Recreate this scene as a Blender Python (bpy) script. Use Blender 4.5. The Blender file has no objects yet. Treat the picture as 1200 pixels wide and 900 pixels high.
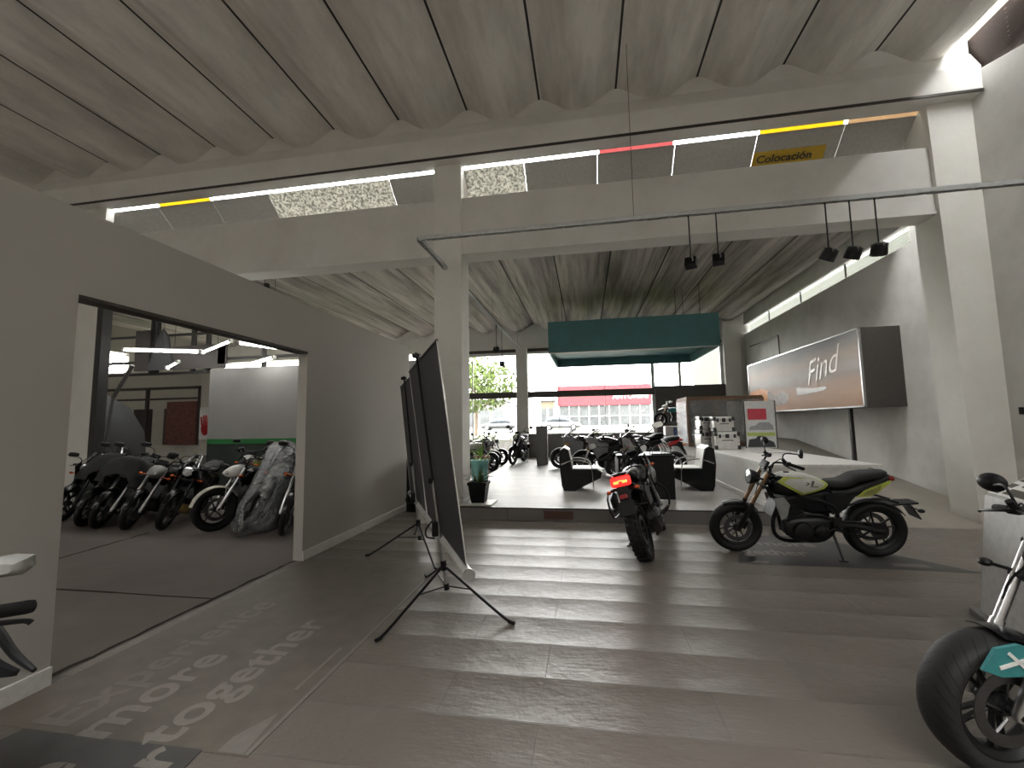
import bpy, bmesh, math, random
from mathutils import Vector, Matrix, noise
random.seed(7)
PI = math.pi
C = bpy.context.scene.collection
SC = bpy.context.scene

# ------------------------------------------------------------------ materials
MATS = {}
def new_mat(name):
    m = bpy.data.materials.new(name); m.use_nodes = True
    nt = m.node_tree; b = nt.nodes['Principled BSDF']
    MATS[name] = m
    return m, nt, b
def N(nt, t, **k):
    n = nt.nodes.new(t)
    for a, v in k.items(): setattr(n, a, v)
    return n
def ramp(nt, stops, interp='LINEAR'):
    r = N(nt, 'ShaderNodeValToRGB'); r.color_ramp.interpolation = interp
    e = r.color_ramp.elements
    while len(e) < len(stops): e.new(0.5)
    for i, (p, c) in enumerate(stops):
        e[i].position = p; e[i].color = (c[0], c[1], c[2], 1)
    return r
def mathn(nt, op, a, b=None, c=None):
    n = N(nt, 'ShaderNodeMath', operation=op)
    for i, v in enumerate((a, b, c)):
        if v is None: continue
        if isinstance(v, (int, float)): n.inputs[i].default_value = v
        else: nt.links.new(v, n.inputs[i])
    return n.outputs[0]
def mixc(nt, fac, a, b, mode='MIX'):
    n = N(nt, 'ShaderNodeMix', data_type='RGBA', blend_type=mode)
    for s, v in ((n.inputs[0], fac), (n.inputs[6], a), (n.inputs[7], b)):
        if isinstance(v, (int, float)): s.default_value = v
        elif isinstance(v, (tuple, list)): s.default_value = (v[0], v[1], v[2], 1)
        else: nt.links.new(v, s)
    return n.outputs[2]
def coord(nt, scale=(1, 1, 1), kind='Object'):
    t = N(nt, 'ShaderNodeTexCoord'); m = N(nt, 'ShaderNodeMapping')
    m.inputs['Scale'].default_value = scale
    nt.links.new(t.outputs[kind], m.inputs[0]); return m.outputs[0]
def noisen(nt, vec, scale, detail=3, rough=.55):
    n = N(nt, 'ShaderNodeTexNoise'); n.inputs['Scale'].default_value = scale
    n.inputs['Detail'].default_value = detail; n.inputs['Roughness'].default_value = rough
    nt.links.new(vec, n.inputs['Vector']); return n.outputs[0]
def bump(nt, b, h, strength=.2, dist=.02):
    n = N(nt, 'ShaderNodeBump'); n.inputs['Strength'].default_value = strength; n.inputs['Distance'].default_value = dist
    nt.links.new(h, n.inputs['Height']); nt.links.new(n.outputs[0], b.inputs['Normal']); return n
def mat(name, col, rough=.5, metal=0., var=.12, scale=18., bmp=0., emit=None, es=1., spec=.5, coat=0., alpha=1., trans=0.):
    """a plain coloured material with a little procedural variation"""
    m, nt, b = new_mat(name)
    v = coord(nt)
    n = noisen(nt, v, scale)
    r = ramp(nt, [(.25, [c * (1 - var) for c in col]), (.75, [min(1, c * (1 + var)) for c in col])])
    nt.links.new(n, r.inputs[0]); nt.links.new(r.outputs[0], b.inputs['Base Color'])
    b.inputs['Roughness'].default_value = rough; b.inputs['Metallic'].default_value = metal
    b.inputs['Specular IOR Level'].default_value = spec
    b.inputs['Coat Weight'].default_value = coat
    b.inputs['Alpha'].default_value = alpha
    b.inputs['Transmission Weight'].default_value = trans
    if emit: b.inputs['Emission Color'].default_value = (*emit, 1); b.inputs['Emission Strength'].default_value = es
    if bmp: bump(nt, b, n, bmp, .01)
    return m
def wallmat(name, base, dirt, amount=.5, rough=.85, bmp=.15, sc=1.2, low=None):
    """painted plaster with blotchy stains; low = (height, colour) of the worn band along the floor"""
    m, nt, b = new_mat(name)
    v = coord(nt)
    n1 = noisen(nt, v, sc, 8, .62); n2 = noisen(nt, v, sc * 9, 4)
    f = ramp(nt, [(.42, (0, 0, 0)), (.72, (1, 1, 1))]); nt.links.new(n1, f.inputs[0])
    fa = mathn(nt, 'MULTIPLY', f.outputs[0], amount)
    col = mixc(nt, fa, base, dirt)
    fb = mathn(nt, 'MULTIPLY', n2, .14)
    col = mixc(nt, fb, col, dirt)
    if low:
        s = N(nt, 'ShaderNodeSeparateXYZ'); nt.links.new(v, s.inputs[0])
        zz = mathn(nt, 'ADD', s.outputs[2], mathn(nt, 'MULTIPLY', n1, -.9 * low[0]))
        g = N(nt, 'ShaderNodeMapRange'); nt.links.new(zz, g.inputs[0])
        g.inputs[1].default_value = -.3 * low[0]; g.inputs[2].default_value = .35 * low[0]; g.inputs[3].default_value = .55; g.inputs[4].default_value = 0
        col = mixc(nt, g.outputs[0], col, low[1])
    nt.links.new(col, b.inputs['Base Color'])
    b.inputs['Roughness'].default_value = rough
    bump(nt, b, n2, bmp, .01)
    return m

def shell_mat(name, base, dirt, amt, x0, per, joint=(.03, .028, .025), jw=.018, streak=0, grain=(1.6, .35, 1), nsc=1.6):
    m, nt, b = new_mat(name)
    v = coord(nt); v2 = coord(nt, grain)
    n1 = noisen(nt, v2, nsc, 7, .65); n2 = noisen(nt, v, 14, 4)
    f = ramp(nt, [(.4, (0, 0, 0)), (.7, (1, 1, 1))]); nt.links.new(n1, f.inputs[0])
    col = mixc(nt, mathn(nt, 'MULTIPLY', f.outputs[0], amt), base, dirt)
    col = mixc(nt, mathn(nt, 'MULTIPLY', n2, .25), col, dirt)
    s = N(nt, 'ShaderNodeSeparateXYZ'); nt.links.new(v, s.inputs[0])
    t = mathn(nt, 'MULTIPLY', mathn(nt, 'SUBTRACT', s.outputs[0], x0 + per / 2), 1 / per)
    d = mathn(nt, 'ABSOLUTE', mathn(nt, 'SUBTRACT', t, mathn(nt, 'ROUND', t)))
    if streak:      # grime that ran out of the joints
        g = N(nt, 'ShaderNodeMapRange'); nt.links.new(d, g.inputs[0])
        g.inputs[1].default_value = 0; g.inputs[2].default_value = .3; g.inputs[3].default_value = streak; g.inputs[4].default_value = 0
        col = mixc(nt, mathn(nt, 'MULTIPLY', g.outputs[0], f.outputs[0]), col, dirt)
    col = mixc(nt, mathn(nt, 'LESS_THAN', d, jw / per), col, joint)
    nt.links.new(col, b.inputs['Base Color']); b.inputs['Roughness'].default_value = .9
    bump(nt, b, n2, .25, .01)
    return m

def floor_mat(name, base, base2, tw, th, rough=.3, cup=.35, off=(0, 0), mortar=(.13, .12, .11), msz=.003, spec=.5):
    m, nt, b = new_mat(name)
    t = N(nt, 'ShaderNodeTexCoord'); mp = N(nt, 'ShaderNodeMapping')
    mp.inputs['Location'].default_value = (off[0], off[1], 0)
    nt.links.new(t.outputs['Object'], mp.inputs[0]); v = mp.outputs[0]
    br = N(nt, 'ShaderNodeTexBrick'); nt.links.new(v, br.inputs['Vector'])
    br.inputs['Scale'].default_value = 1; br.inputs['Brick Width'].default_value = tw; br.inputs['Row Height'].default_value = th
    br.inputs['Mortar Size'].default_value = msz; br.inputs['Mortar Smooth'].default_value = .3
    br.inputs['Color1'].default_value = (*base, 1); br.inputs['Color2'].default_value = (*base2, 1); br.inputs['Mortar'].default_value = (*mortar, 1)
    br.offset = .37; br.offset_frequency = 2
    n1 = noisen(nt, v, 2.2, 6, .6); n2 = noisen(nt, coord(nt, (1, 5, 1)), 9, 5)
    col = mixc(nt, mathn(nt, 'MULTIPLY', n1, .35), br.outputs['Color'], [c * .6 for c in base])
    col = mixc(nt, mathn(nt, 'MULTIPLY', n2, .3), col, [min(1, c * 1.45) for c in base])
    nt.links.new(col, b.inputs['Base Color'])
    rr = N(nt, 'ShaderNodeMapRange'); nt.links.new(n2, rr.inputs[0])
    rr.inputs[1].default_value = .3; rr.inputs[2].default_value = .7; rr.inputs[3].default_value = rough - .07; rr.inputs[4].default_value = rough + .1
    nt.links.new(rr.outputs[0], b.inputs['Roughness'])
    b.inputs['Specular IOR Level'].default_value = spec
    # every course of boards is a little cupped: height rises across it
    s = N(nt, 'ShaderNodeSeparateXYZ'); nt.links.new(v, s.inputs[0])
    fy = mathn(nt, 'FRACT', mathn(nt, 'MULTIPLY', s.outputs[1], 1 / th))
    h = mathn(nt, 'POWER', mathn(nt, 'ABSOLUTE', mathn(nt, 'SUBTRACT', fy, .45)), 2.0)
    h = mathn(nt, 'ADD', mathn(nt, 'MULTIPLY', h, 1.0), mathn(nt, 'MULTIPLY', n1, .5))
    h = mathn(nt, 'ADD', h, mathn(nt, 'MULTIPLY', n2, .06))
    h = mathn(nt, 'ADD', h, mathn(nt, 'MULTIPLY', br.outputs['Fac'], -.25))
    bump(nt, b, h, cup, .03)
    return m

def thin_glass(name, tint=(1, 1, 1), refl=.06, rough=0., bmp=0., bs=6, dull=0., dcol=(.8, .8, .8), fres=1.45):
    m = bpy.data.materials.new(name); m.use_nodes = True; MATS[name] = m
    nt = m.node_tree; nt.nodes.clear()
    out = N(nt, 'ShaderNodeOutputMaterial'); tr = N(nt, 'ShaderNodeBsdfTransparent'); gl = N(nt, 'ShaderNodeBsdfGlossy')
    tr.inputs[0].default_value = (*tint, 1); gl.inputs['Roughness'].default_value = rough
    fr = N(nt, 'ShaderNodeFresnel'); fr.inputs['IOR'].default_value = fres
    mx = N(nt, 'ShaderNodeMixShader'); nt.links.new(mathn(nt, 'ADD', mathn(nt, 'MULTIPLY', fr.outputs[0], .85), refl * .3), mx.inputs[0])
    base = tr.outputs[0]
    if dull:
        df = N(nt, 'ShaderNodeBsdfDiffuse'); df.inputs[0].default_value = (*dcol, 1)
        m2 = N(nt, 'ShaderNodeMixShader'); m2.inputs[0].default_value = dull
        nt.links.new(tr.outputs[0], m2.inputs[1]); nt.links.new(df.outputs[0], m2.inputs[2]); base = m2.outputs[0]
    nt.links.new(base, mx.inputs[1]); nt.links.new(gl.outputs[0], mx.inputs[2]); nt.links.new(mx.outputs[0], out.inputs[0])
    if bmp:
        n = noisen(nt, coord(nt), bs, 5, .6); bm = N(nt, 'ShaderNodeBump'); bm.inputs['Strength'].default_value = bmp; bm.inputs['Distance'].default_value = .08
        nt.links.new(n, bm.inputs['Height']); nt.links.new(bm.outputs[0], gl.inputs['Normal']); nt.links.new(bm.outputs[0], fr.inputs['Normal'])
    return m
def translucent(name, col, opac=.5, speck=0.):
    """fibreglass sheet: light comes through it"""
    m = bpy.data.materials.new(name); m.use_nodes = True; MATS[name] = m
    nt = m.node_tree; nt.nodes.clear()
    out = N(nt, 'ShaderNodeOutputMaterial'); tl = N(nt, 'ShaderNodeBsdfTranslucent'); df = N(nt, 'ShaderNodeBsdfDiffuse')
    c = col
    if speck:
        n = noisen(nt, coord(nt), 22, 4, .7); r = ramp(nt, [(.42, [x * (1 - speck) for x in col]), (.55, col)]); nt.links.new(n, r.inputs[0])
        nt.links.new(r.outputs[0], tl.inputs[0]); nt.links.new(r.outputs[0], df.inputs[0])
    else:
        tl.inputs[0].default_value = (*c, 1); df.inputs[0].default_value = (*c, 1)
    mx = N(nt, 'ShaderNodeMixShader'); mx.inputs[0].default_value = opac
    nt.links.new(tl.outputs[0], mx.inputs[1]); nt.links.new(df.outputs[0], mx.inputs[2]); nt.links.new(mx.outputs[0], out.inputs[0])
    return m

def tyre_mat(name, grooves=26, depth=.5, col=(.018, .018, .019)):
    m, nt, b = new_mat(name)
    uv = N(nt, 'ShaderNodeTexCoord'); s = N(nt, 'ShaderNodeSeparateXYZ'); nt.links.new(uv.outputs['UV'], s.inputs[0])
    # v: 0..1 across the tread; u: 0..1 around
    a = mathn(nt, 'ABSOLUTE', mathn(nt, 'SUBTRACT', s.outputs[1], .5))
    ph = mathn(nt, 'ADD', mathn(nt, 'MULTIPLY', s.outputs[0], grooves), mathn(nt, 'MULTIPLY', mathn(nt, 'POWER', a, .8), 5.0))
    sgn = mathn(nt, 'MULTIPLY', mathn(nt, 'GREATER_THAN', s.outputs[1], .5), .5)
    fr = mathn(nt, 'FRACT', mathn(nt, 'ADD', ph, sgn))
    g = mathn(nt, 'LESS_THAN', mathn(nt, 'ABSOLUTE', mathn(nt, 'SUBTRACT', fr, .5)), .07)
    on = mathn(nt, 'MULTIPLY', mathn(nt, 'LESS_THAN', a, .34), mathn(nt, 'GREATER_THAN', a, .04))
    g = mathn(nt, 'MULTIPLY', g, on)
    col2 = mixc(nt, g, col, [c * .25 for c in col])
    nt.links.new(col2, b.inputs['Base Color']); b.inputs['Roughness'].default_value = .6; b.inputs['Specular IOR Level'].default_value = .3
    h = mathn(nt, 'SUBTRACT', 1.0, g); bump(nt, b, h, depth, .008)
    return m

mat('black_plastic', (.007, .007, .008), .45, spec=.3)
mat('black_gloss', (.005, .005, .006), .22, spec=.35)
mat('black_metal', (.010, .010, .011), .4, .3, spec=.35)
mat('dark_metal', (.035, .035, .037), .42, .8)
mat('engine_metal', (.055, .054, .053), .38, .85)
mat('silver', (.55, .55, .56), .28, 1.)
mat('brushed', (.42, .42, .42), .38, .95)
mat('seat_vinyl', (.010, .010, .010), .6, spec=.3, bmp=.2, scale=60)
mat('rubber', (.010, .010, .010), .8, spec=.25)
mat('white_plastic', (.72, .72, .70), .3)
mat('offwhite_fender', (.55, .54, .47), .35)
mat('lime', (.36, .40, .06), .4)
mat('lime_dull', (.24, .25, .07), .4)
mat('pale_tank', (.46, .46, .43), .3)
mat('grey_tank', (.20, .20, .21), .3, .3)
mat('teal_plastic', (.03, .20, .21), .3)
mat('gold', (.38, .27, .10), .3, .8)
mat('copper', (.22, .13, .07), .3, .9)
mat('red_plastic', (.42, .02, .025), .3)
mat('dark_red', (.10, .008, .010), .3)
mat('blue_plastic', (.03, .05, .18), .35)
mat('orange_lens', (.55, .10, .02), .2)
mat('tail_dim', (.28, .008, .008), .2)
mat('tail_lit', (.6, .02, .02), .25, emit=(1, .02, .015), es=.45)
mat('tail_core', (1, .3, .1), .3, emit=(1, .16, .03), es=1.0)
mat('lens', (.55, .57, .58), .08, .5)
mat('mirror_glass', (.6, .62, .62), .05, 1.)
mat('chrome', (.7, .7, .7), .12, 1.)
mat('plate_white', (.6, .6, .6), .5)
mat('disc_metal', (.13, .13, .13), .38, 1.)
mat('grey_plastic', (.07, .07, .07), .45)
mat('light_grey', (.24, .24, .23), .4)
mat('stone_grey', (.16, .16, .16), .5)
tyre_mat('tyre', 26, .45, (.009, .009, .0095))
tyre_mat('tyre_sport', 34, 1.0, (.016, .0155, .015))
thin_glass('screen_smoke', (.35, .35, .36), .1)
thin_glass('clear_film', (.90, .91, .92), .22, .08, 1.8, 9, .02, (.75, .75, .76), 1.65)

# ------------------------------------------------------------------ mesh builder
def rotm(rx=0, ry=0, rz=0):
    return Matrix.Rotation(rz, 4, 'Z') @ Matrix.Rotation(ry, 4, 'Y') @ Matrix.Rotation(rx, 4, 'X')
def catmull(pts, n=5, closed=False):
    P = [Vector(p) for p in pts]
    if len(P) < 3: return P
    out = []; L = len(P)
    rng = range(L) if closed else range(L - 1)
    for i in rng:
        if closed: a, b, c, d = P[(i - 1) % L], P[i], P[(i + 1) % L], P[(i + 2) % L]
        else: a, b, c, d = P[max(i - 1, 0)], P[i], P[i + 1], P[min(i + 2, L - 1)]
        for k in range(n):
            t = k / n
            out.append(.5 * ((2 * b) + (c - a) * t + (2 * a - 5 * b + 4 * c - d) * t * t + (3 * b - a - 3 * c + d) * t ** 3))
    if not closed: out.append(P[-1])
    return out
class MB:
    def __init__(s): s.v = []; s.f = []; s.uv = None; s.wn = False
    def add(s, verts, faces, M=None):
        o = len(s.v)
        s.v += [(M @ Vector(p)) if M is not None else Vector(p) for p in verts]
        s.f += [tuple(i + o for i in f) for f in faces]
        return s
    def box(s, c, size, rot=None, bev=0., seg=2):
        hx, hy, hz = [a / 2 for a in size]
        M = Matrix.Translation(Vector(c)) @ (rot if rot is not None else Matrix())
        if bev <= 0:
            v = [(x, y, z) for x in (-hx, hx) for y in (-hy, hy) for z in (-hz, hz)]
            return s.add(v, [(0, 1, 3, 2), (4, 6, 7, 5), (0, 4, 5, 1), (2, 3, 7, 6), (0, 2, 6, 4), (1, 5, 7, 3)], M)
        s.wn = True; bm = bmesh.new(); bmesh.ops.create_cube(bm, size=1)
        bmesh.ops.scale(bm, vec=(size[0], size[1], size[2]), verts=bm.verts)
        bmesh.ops.bevel(bm, geom=list(bm.edges), offset=min(bev, .49 * min(size)), segments=seg, affect='EDGES', profile=.5)
        bm.verts.ensure_lookup_table()
        s.add([v.co.copy() for v in bm.verts], [[v.index for v in f.verts] for f in bm.faces], M); bm.free(); return s
    def b2(s, lo, hi, bev=0.):
        return s.box([(a + b) / 2 for a, b in zip(lo, hi)], [abs(b - a) for a, b in zip(lo, hi)], None, bev)
    def tube(s, pts, r, seg=8, smooth=0, closed=False, cap=True):
        P = catmull(pts, smooth, closed) if smooth else [Vector(p) for p in pts]
        n = len(P); rr = r if isinstance(r, (list, tuple)) else None
        if rr and len(rr) != n:
            rr = [rr[min(int(i / (n - 1) * (len(rr) - 1)), len(rr) - 2)] * (1 - ((i / (n - 1) * (len(rr) - 1)) - min(int(i / (n - 1) * (len(rr) - 1)), len(rr) - 2)))
                  + rr[min(int(i / (n - 1) * (len(rr) - 1)), len(rr) - 2) + 1] * ((i / (n - 1) * (len(rr) - 1)) - min(int(i / (n - 1) * (len(rr) - 1)), len(rr) - 2)) for i in range(n)]
        T = []
        for i in range(n):
            a = P[(i - 1) % n] if closed else P[max(i - 1, 0)]; b = P[(i + 1) % n] if closed else P[min(i + 1, n - 1)]
            d = b - a; T.append(d.normalized() if d.length > 1e-9 else Vector((0, 0, 1)))
        u = T[0].orthogonal().normalized(); vs = []
        for i in range(n):
            u = u - T[i] * u.dot(T[i])
            u = u.normalized() if u.length > 1e-6 else T[i].orthogonal().normalized()
            w = T[i].cross(u); q = rr[i] if rr else r
            for k in range(seg):
                a = 2 * PI * k / seg; vs.append(P[i] + u * (math.cos(a) * q) + w * (math.sin(a) * q))
        fs = []
        for i in range(n if closed else n - 1):
            j = (i + 1) % n
            for k in range(seg):
                l = (k + 1) % seg; fs.append((i * seg + k, i * seg + l, j * seg + l, j * seg + k))
        if cap and not closed: fs += [tuple(range(seg - 1, -1, -1)), tuple((n - 1) * seg + k for k in range(seg))]
        return s.add(vs, fs)
    def cyl(s, a, b, r, seg=12, r2=None):
        return s.tube([a, b], [r, r if r2 is None else r2], seg)
    def lathe(s, prof, M=None, seg=24, closed=True, axis='Y'):
        """prof: (radius, along-axis) points; closed joins last to first"""
        n = len(prof); vs = []
        for k in range(seg):
            a = 2 * PI * k / seg
            for r, h in prof:
                vs.append((r * math.cos(a), h, r * math.sin(a)) if axis == 'Y' else (r * math.cos(a), r * math.sin(a), h))
        fs = []
        for k in range(seg):
            l = (k + 1) % seg
            for i in range(n if closed else n - 1):
                j = (i + 1) % n; q = (k * n + i, k * n + j, l * n + j, l * n + i)
                fs.append(q if axis == 'Y' else q[::-1])
        if not closed:
            if prof[0][0] > 1e-6: fs.append(tuple(k * n for k in range(seg)))
            if prof[-1][0] > 1e-6: fs.append(tuple(k * n + n - 1 for k in range(seg))[::-1])
        return s.add(vs, fs, M)
    def loft(s, rings, cap=True, closed=True, M=None):
        n = len(rings[0]); vs = [p for r in rings for p in r]; fs = []
        for i in range(len(rings) - 1):
            for k in range(n if closed else n - 1):
                l = (k + 1) % n; fs.append((i * n + k, i * n + l, (i + 1) * n + l, (i + 1) * n + k))
        if cap and closed: fs += [tuple(range(n - 1, -1, -1)), tuple((len(rings) - 1) * n + k for k in range(n))]
        return s.add(vs, fs, M)
    def prism(s, poly, thick, M=None, centre=True):
        """poly: (a,b) outline laid in the local XZ plane, thickness along Y"""
        n = len(poly); y0, y1 = (-thick / 2, thick / 2) if centre else (0, thick)
        vs = [(a, y0, b) for a, b in poly] + [(a, y1, b) for a, b in poly]
        fs = [tuple(range(n)), tuple(range(2 * n - 1, n - 1, -1))] + [(i, n + i, n + (i + 1) % n, (i + 1) % n) for i in range(n)]
        return s.add(vs, fs, M)
    def ball(s, c, r, seg=14, rot=None):
        if isinstance(r, (int, float)): r = (r, r, r)
        k = max(6, seg // 2); M = Matrix.Translation(Vector(c)) @ (rot if rot is not None else Matrix()) @ Matrix.Diagonal((*r, 1))
        pr = [(max(1e-4, math.sin(PI * i / k)), -math.cos(PI * i / k)) for i in range(k + 1)]
        return s.lathe(pr, M, seg, False, 'Z')
    def xf(s, M): s.v = [M @ p for p in s.v]; return s
    def merge(s, o, M=None): s.wn = s.wn or o.wn; return s.add(o.v, o.f, M)
    def mirror_y(s):
        o = len(s.v); s.v += [Vector((p.x, -p.y, p.z)) for p in s.v[:o]]
        s.f += [tuple(i + o for i in reversed(f)) for f in s.f[:]]; return s
    def halves(s):
        """two builders: the pieces on the +y side and those on the -y side"""
        par = list(range(len(s.v)))
        def find(i):
            while par[i] != i: par[i] = par[par[i]]; i = par[i]
            return i
        for f in s.f:
            a = find(f[0])
            for i in f[1:]: par[find(i)] = a
        sm = {}
        for i, p in enumerate(s.v):
            q = sm.setdefault(find(i), [0, 0]); q[0] += p.y; q[1] += 1
        out = []
        for sg in (1, -1):
            m = MB(); ix = {}
            for i, p in enumerate(s.v):
                q = sm[find(i)]
                if (1 if q[0] / q[1] >= 0 else -1) == sg: ix[i] = len(m.v); m.v.append(p)
            m.f = [tuple(ix[i] for i in f) for f in s.f if f[0] in ix]
            m.wn = s.wn
            if m.f: out.append(m)
        return out
    def build(s, name, material, parent=None, angle=38, smooth=True, norm=True):
        me = bpy.data.meshes.new(name)
        me.from_pydata([tuple(p) for p in s.v], [], s.f)
        if norm:
            bm = bmesh.new(); bm.from_mesh(me); bmesh.ops.recalc_face_normals(bm, faces=bm.faces); bm.to_mesh(me); bm.free()
        if s.uv:
            lay = me.uv_layers.new(name='UVMap')
            for p in me.polygons:
                us = [s.uv[me.loops[li].vertex_index] for li in p.loop_indices]
                wrap = max(u for u, _ in us) - min(u for u, _ in us) > .5
                for li, (u, v) in zip(p.loop_indices, us): lay.data[li].uv = (u + 1 if wrap and u < .5 else u, v)
        me.materials.append(MATS[material] if isinstance(material, str) else material)
        if smooth:
            me.polygons.foreach_set('use_smooth', [True] * len(me.polygons))
            me.set_sharp_from_angle(angle=math.radians(angle))
        me.update()
        o = bpy.data.objects.new(name, me); C.objects.link(o)
        if s.wn:
            w = o.modifiers.new('WeightedNormal', 'WEIGHTED_NORMAL'); w.keep_sharp = True; w.weight = 60
        if parent is not None: o.parent = parent
        return o

def tag(o, label=None, cat=None, group=None, kind=None):
    for k, v in (('label', label), ('category', cat), ('group', group), ('kind', kind)):
        if v: o[k] = v
    return o
def thing(name, label, cat, loc=(0, 0, 0), rz=0, group=None, lean=0, scale=1):
    o = bpy.data.objects.new(name, None); C.objects.link(o); o.empty_display_size = .1
    o.location = loc; o.rotation_euler = (-lean, 0, rz); o.scale = (scale,) * 3
    return tag(o, label, cat, group)
def struct(name, mb, m, parent=None, **k):
    o = mb.build(name, m, parent, **k)
    if parent is None: o['kind'] = 'structure'
    return o
KIDS = {}
def copy_tree(root, loc, rz, label, group=None, lean=0, name=None, mats=None, scale=None):
    kids = {}
    for o in SC.objects:
        if o.parent is not None: kids.setdefault(o.parent.name, []).append(o)
    r = root.copy(); C.objects.link(r); r.location = loc; r.rotation_euler = (-lean, 0, rz); r['label'] = label
    if scale: r.scale = (scale,) * 3
    if group: r['group'] = group
    elif 'group' in r.keys(): del r['group']
    def rec(src, dst):
        for ch in kids.get(src.name, []):
            c = ch.copy(); C.objects.link(c); c.parent = dst
            st = ch.name.split('.')[0]
            if mats and st in mats:
                c.data = c.data.copy(); c.data.materials[0] = MATS[mats[st]]
            rec(ch, c)
    rec(root, r); return r
FONT = {}
def text_mb(txt, size, depth=.002, shear=0, bold=0, space=1.0, align='LEFT'):
    """lettering as geometry, laid in local XY, baseline on y=0"""
    cu = bpy.data.curves.new('lettering', 'FONT'); cu.body = txt; cu.size = size; cu.extrude = depth / 2; cu.shear = shear
    cu.offset = bold; cu.space_character = space; cu.align_x = align; cu.resolution_u = 4
    ob = bpy.data.objects.new('lettering', cu); C.objects.link(ob)
    dg = bpy.context.evaluated_depsgraph_get(); me = bpy.data.meshes.new_from_object(ob.evaluated_get(dg))
    mb = MB().add([v.co.copy() for v in me.vertices], [tuple(p.vertices) for p in me.polygons])
    bpy.data.objects.remove(ob); bpy.data.curves.remove(cu); bpy.data.meshes.remove(me)
    return mb
def ring(x, z0, z1, hw, n=2.6, seg=18, y0=0, tip=0):
    """a super-ellipse section across y/z at x; tip shifts the top forward"""
    out = []; zc, hz = (z0 + z1) / 2, (z1 - z0) / 2
    for k in range(seg):
        a = 2 * PI * k / seg; c, s = math.cos(a), math.sin(a)
        out.append(Vector((x + tip * s, y0 + hw * math.copysign(abs(c) ** (2 / n), c), zc + hz * math.copysign(abs(s) ** (2 / n), s))))
    return out
def body(secs, seg=18, sub=4):
    """loft of super-ellipse sections (x, z0, z1, half width, exponent), smoothed along x"""
    P = catmull([Vector((a[0], a[1], a[2])) for a in secs], sub); Q = catmull([Vector((a[3], a[4] if len(a) > 4 else 2.6, 0)) for a in secs], sub)
    return MB().loft([ring(p.x, p.y, p.z, max(q.x, .002), max(q.y, 1.6), seg) for p, q in zip(P, Q)])
# ------------------------------------------------------------------ motorcycles
def wheel(name, parent, x, R, w, tyre, rimmat, spokes=10, wire=False, XF=None, knob=False, disc=1, fine=False):
    Tm = Matrix.Translation((x, 0, R)); M = (XF @ Tm) if XF is not None else Tm
    seg = 56 if fine else 30; rb = R - .085 * (R / .3)
    h = w / 2
    prof = [(rb, -h * .62), (rb + .012, -h * .80), (rb + .035, -h * .97), (R - .036, -h * .99), (R - .016, -h * .80), (R - .005, -h * .45), (R, 0)]
    prof = prof + [(r, -y) for r, y in prof[-2::-1]]
    n = len(prof); mb = MB(); mb.lathe(prof + [(rb - .008, h * .5), (rb - .008, -h * .5)], M, seg)
    L = n + 2
    mb.uv = [(k / seg, min(1, max(0, i / (n - 1))) if i < n else .5) for k in range(seg) for i in range(L)]
    if knob:
        for k in range(30):
            a = 2 * PI * (k + .5 * 0) / 30
            for j, (yy, wd) in enumerate(((-h * .66, h * .5), (0, h * .62), (h * .66, h * .5))):
                aa = a + (PI / 30 if j == 1 else 0)
                rr = R + .004 - abs(yy) * .16
                q = Matrix.Rotation(-aa, 4, 'Y') @ Matrix.Translation((rr, yy, 0)) @ Matrix.Rotation(-.35 * (yy > 0) + .35 * (yy < 0), 4, 'Z')
                b = MB().box((0, 0, 0), (.018, wd, .034), None, .004, 1); mb.merge(b, M @ q)
        mb.uv += [(0, .5)] * (len(mb.v) - len(mb.uv))
    t = mb.build(name, tyre, parent, 50)
    r = MB(); ri = rb - .03
    r.lathe([(rb + .006, -h * .68), (rb + .006, -h * .58), (rb - .012, -h * .45), (rb - .012, h * .45), (rb + .006, h * .58), (rb + .006, h * .68), (rb - .006, h * .68), (ri, h * .4), (ri, -h * .4), (rb - .006, -h * .68)], M, seg)
    r.lathe([(.0, -.055), (.03, -.055), (.034, -.04), (.045, -.035), (.045, .035), (.034, .04), (.03, .055), (0, .055)], M, 16, False)
    for k in range(spokes):
        if wire:
            for sd in (-1, 1):
                a = 2 * PI * k / spokes + sd * .09; a2 = a + sd * .22
                r.tube([M @ Vector((.04 * math.cos(a2), sd * .03, .04 * math.sin(a2))), M @ Vector((ri * math.cos(a), sd * .004, ri * math.sin(a)))], .0018 * (R / .3), 4)
        else:
            a = 2 * PI * k / spokes + (.16 if k % 2 else -.16)
            a2 = 2 * PI * k / spokes
            p0 = Vector((.04 * math.cos(a2), 0, .04 * math.sin(a2))); p1 = Vector((ri * 1.02 * math.cos(a), 0, ri * 1.02 * math.sin(a)))
            d = (p1 - p0); q = Matrix.Translation((p0 + p1) / 2) @ Matrix.Rotation(-math.atan2(d.z, d.x), 4, 'Y')
            r.merge(MB().box((0, 0, 0), (d.length, .026, .014), None, .004, 1), M @ q)
    r.build('rim', rimmat, t, 35)
    if disc:
        d = MB()
        for sd in ((-1, 1) if disc == 2 else (disc,) if disc < 0 else (1,)):
            y = sd * .058
            d.lathe([(R * .36, y - .002), (R * .52, y - .002), (R * .52, y + .002), (R * .36, y + .002)], M, 28)
            for k in range(5):
                a = 2 * PI * k / 5; d.tube([M @ Vector((.04 * math.cos(a), y, .04 * math.sin(a))), M @ Vector((R * .37 * math.cos(a + .3), y, R * .37 * math.sin(a + .3)))], .006, 5)
        d.build('brake_disc', 'disc_metal', t, 35)
    return t
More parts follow.
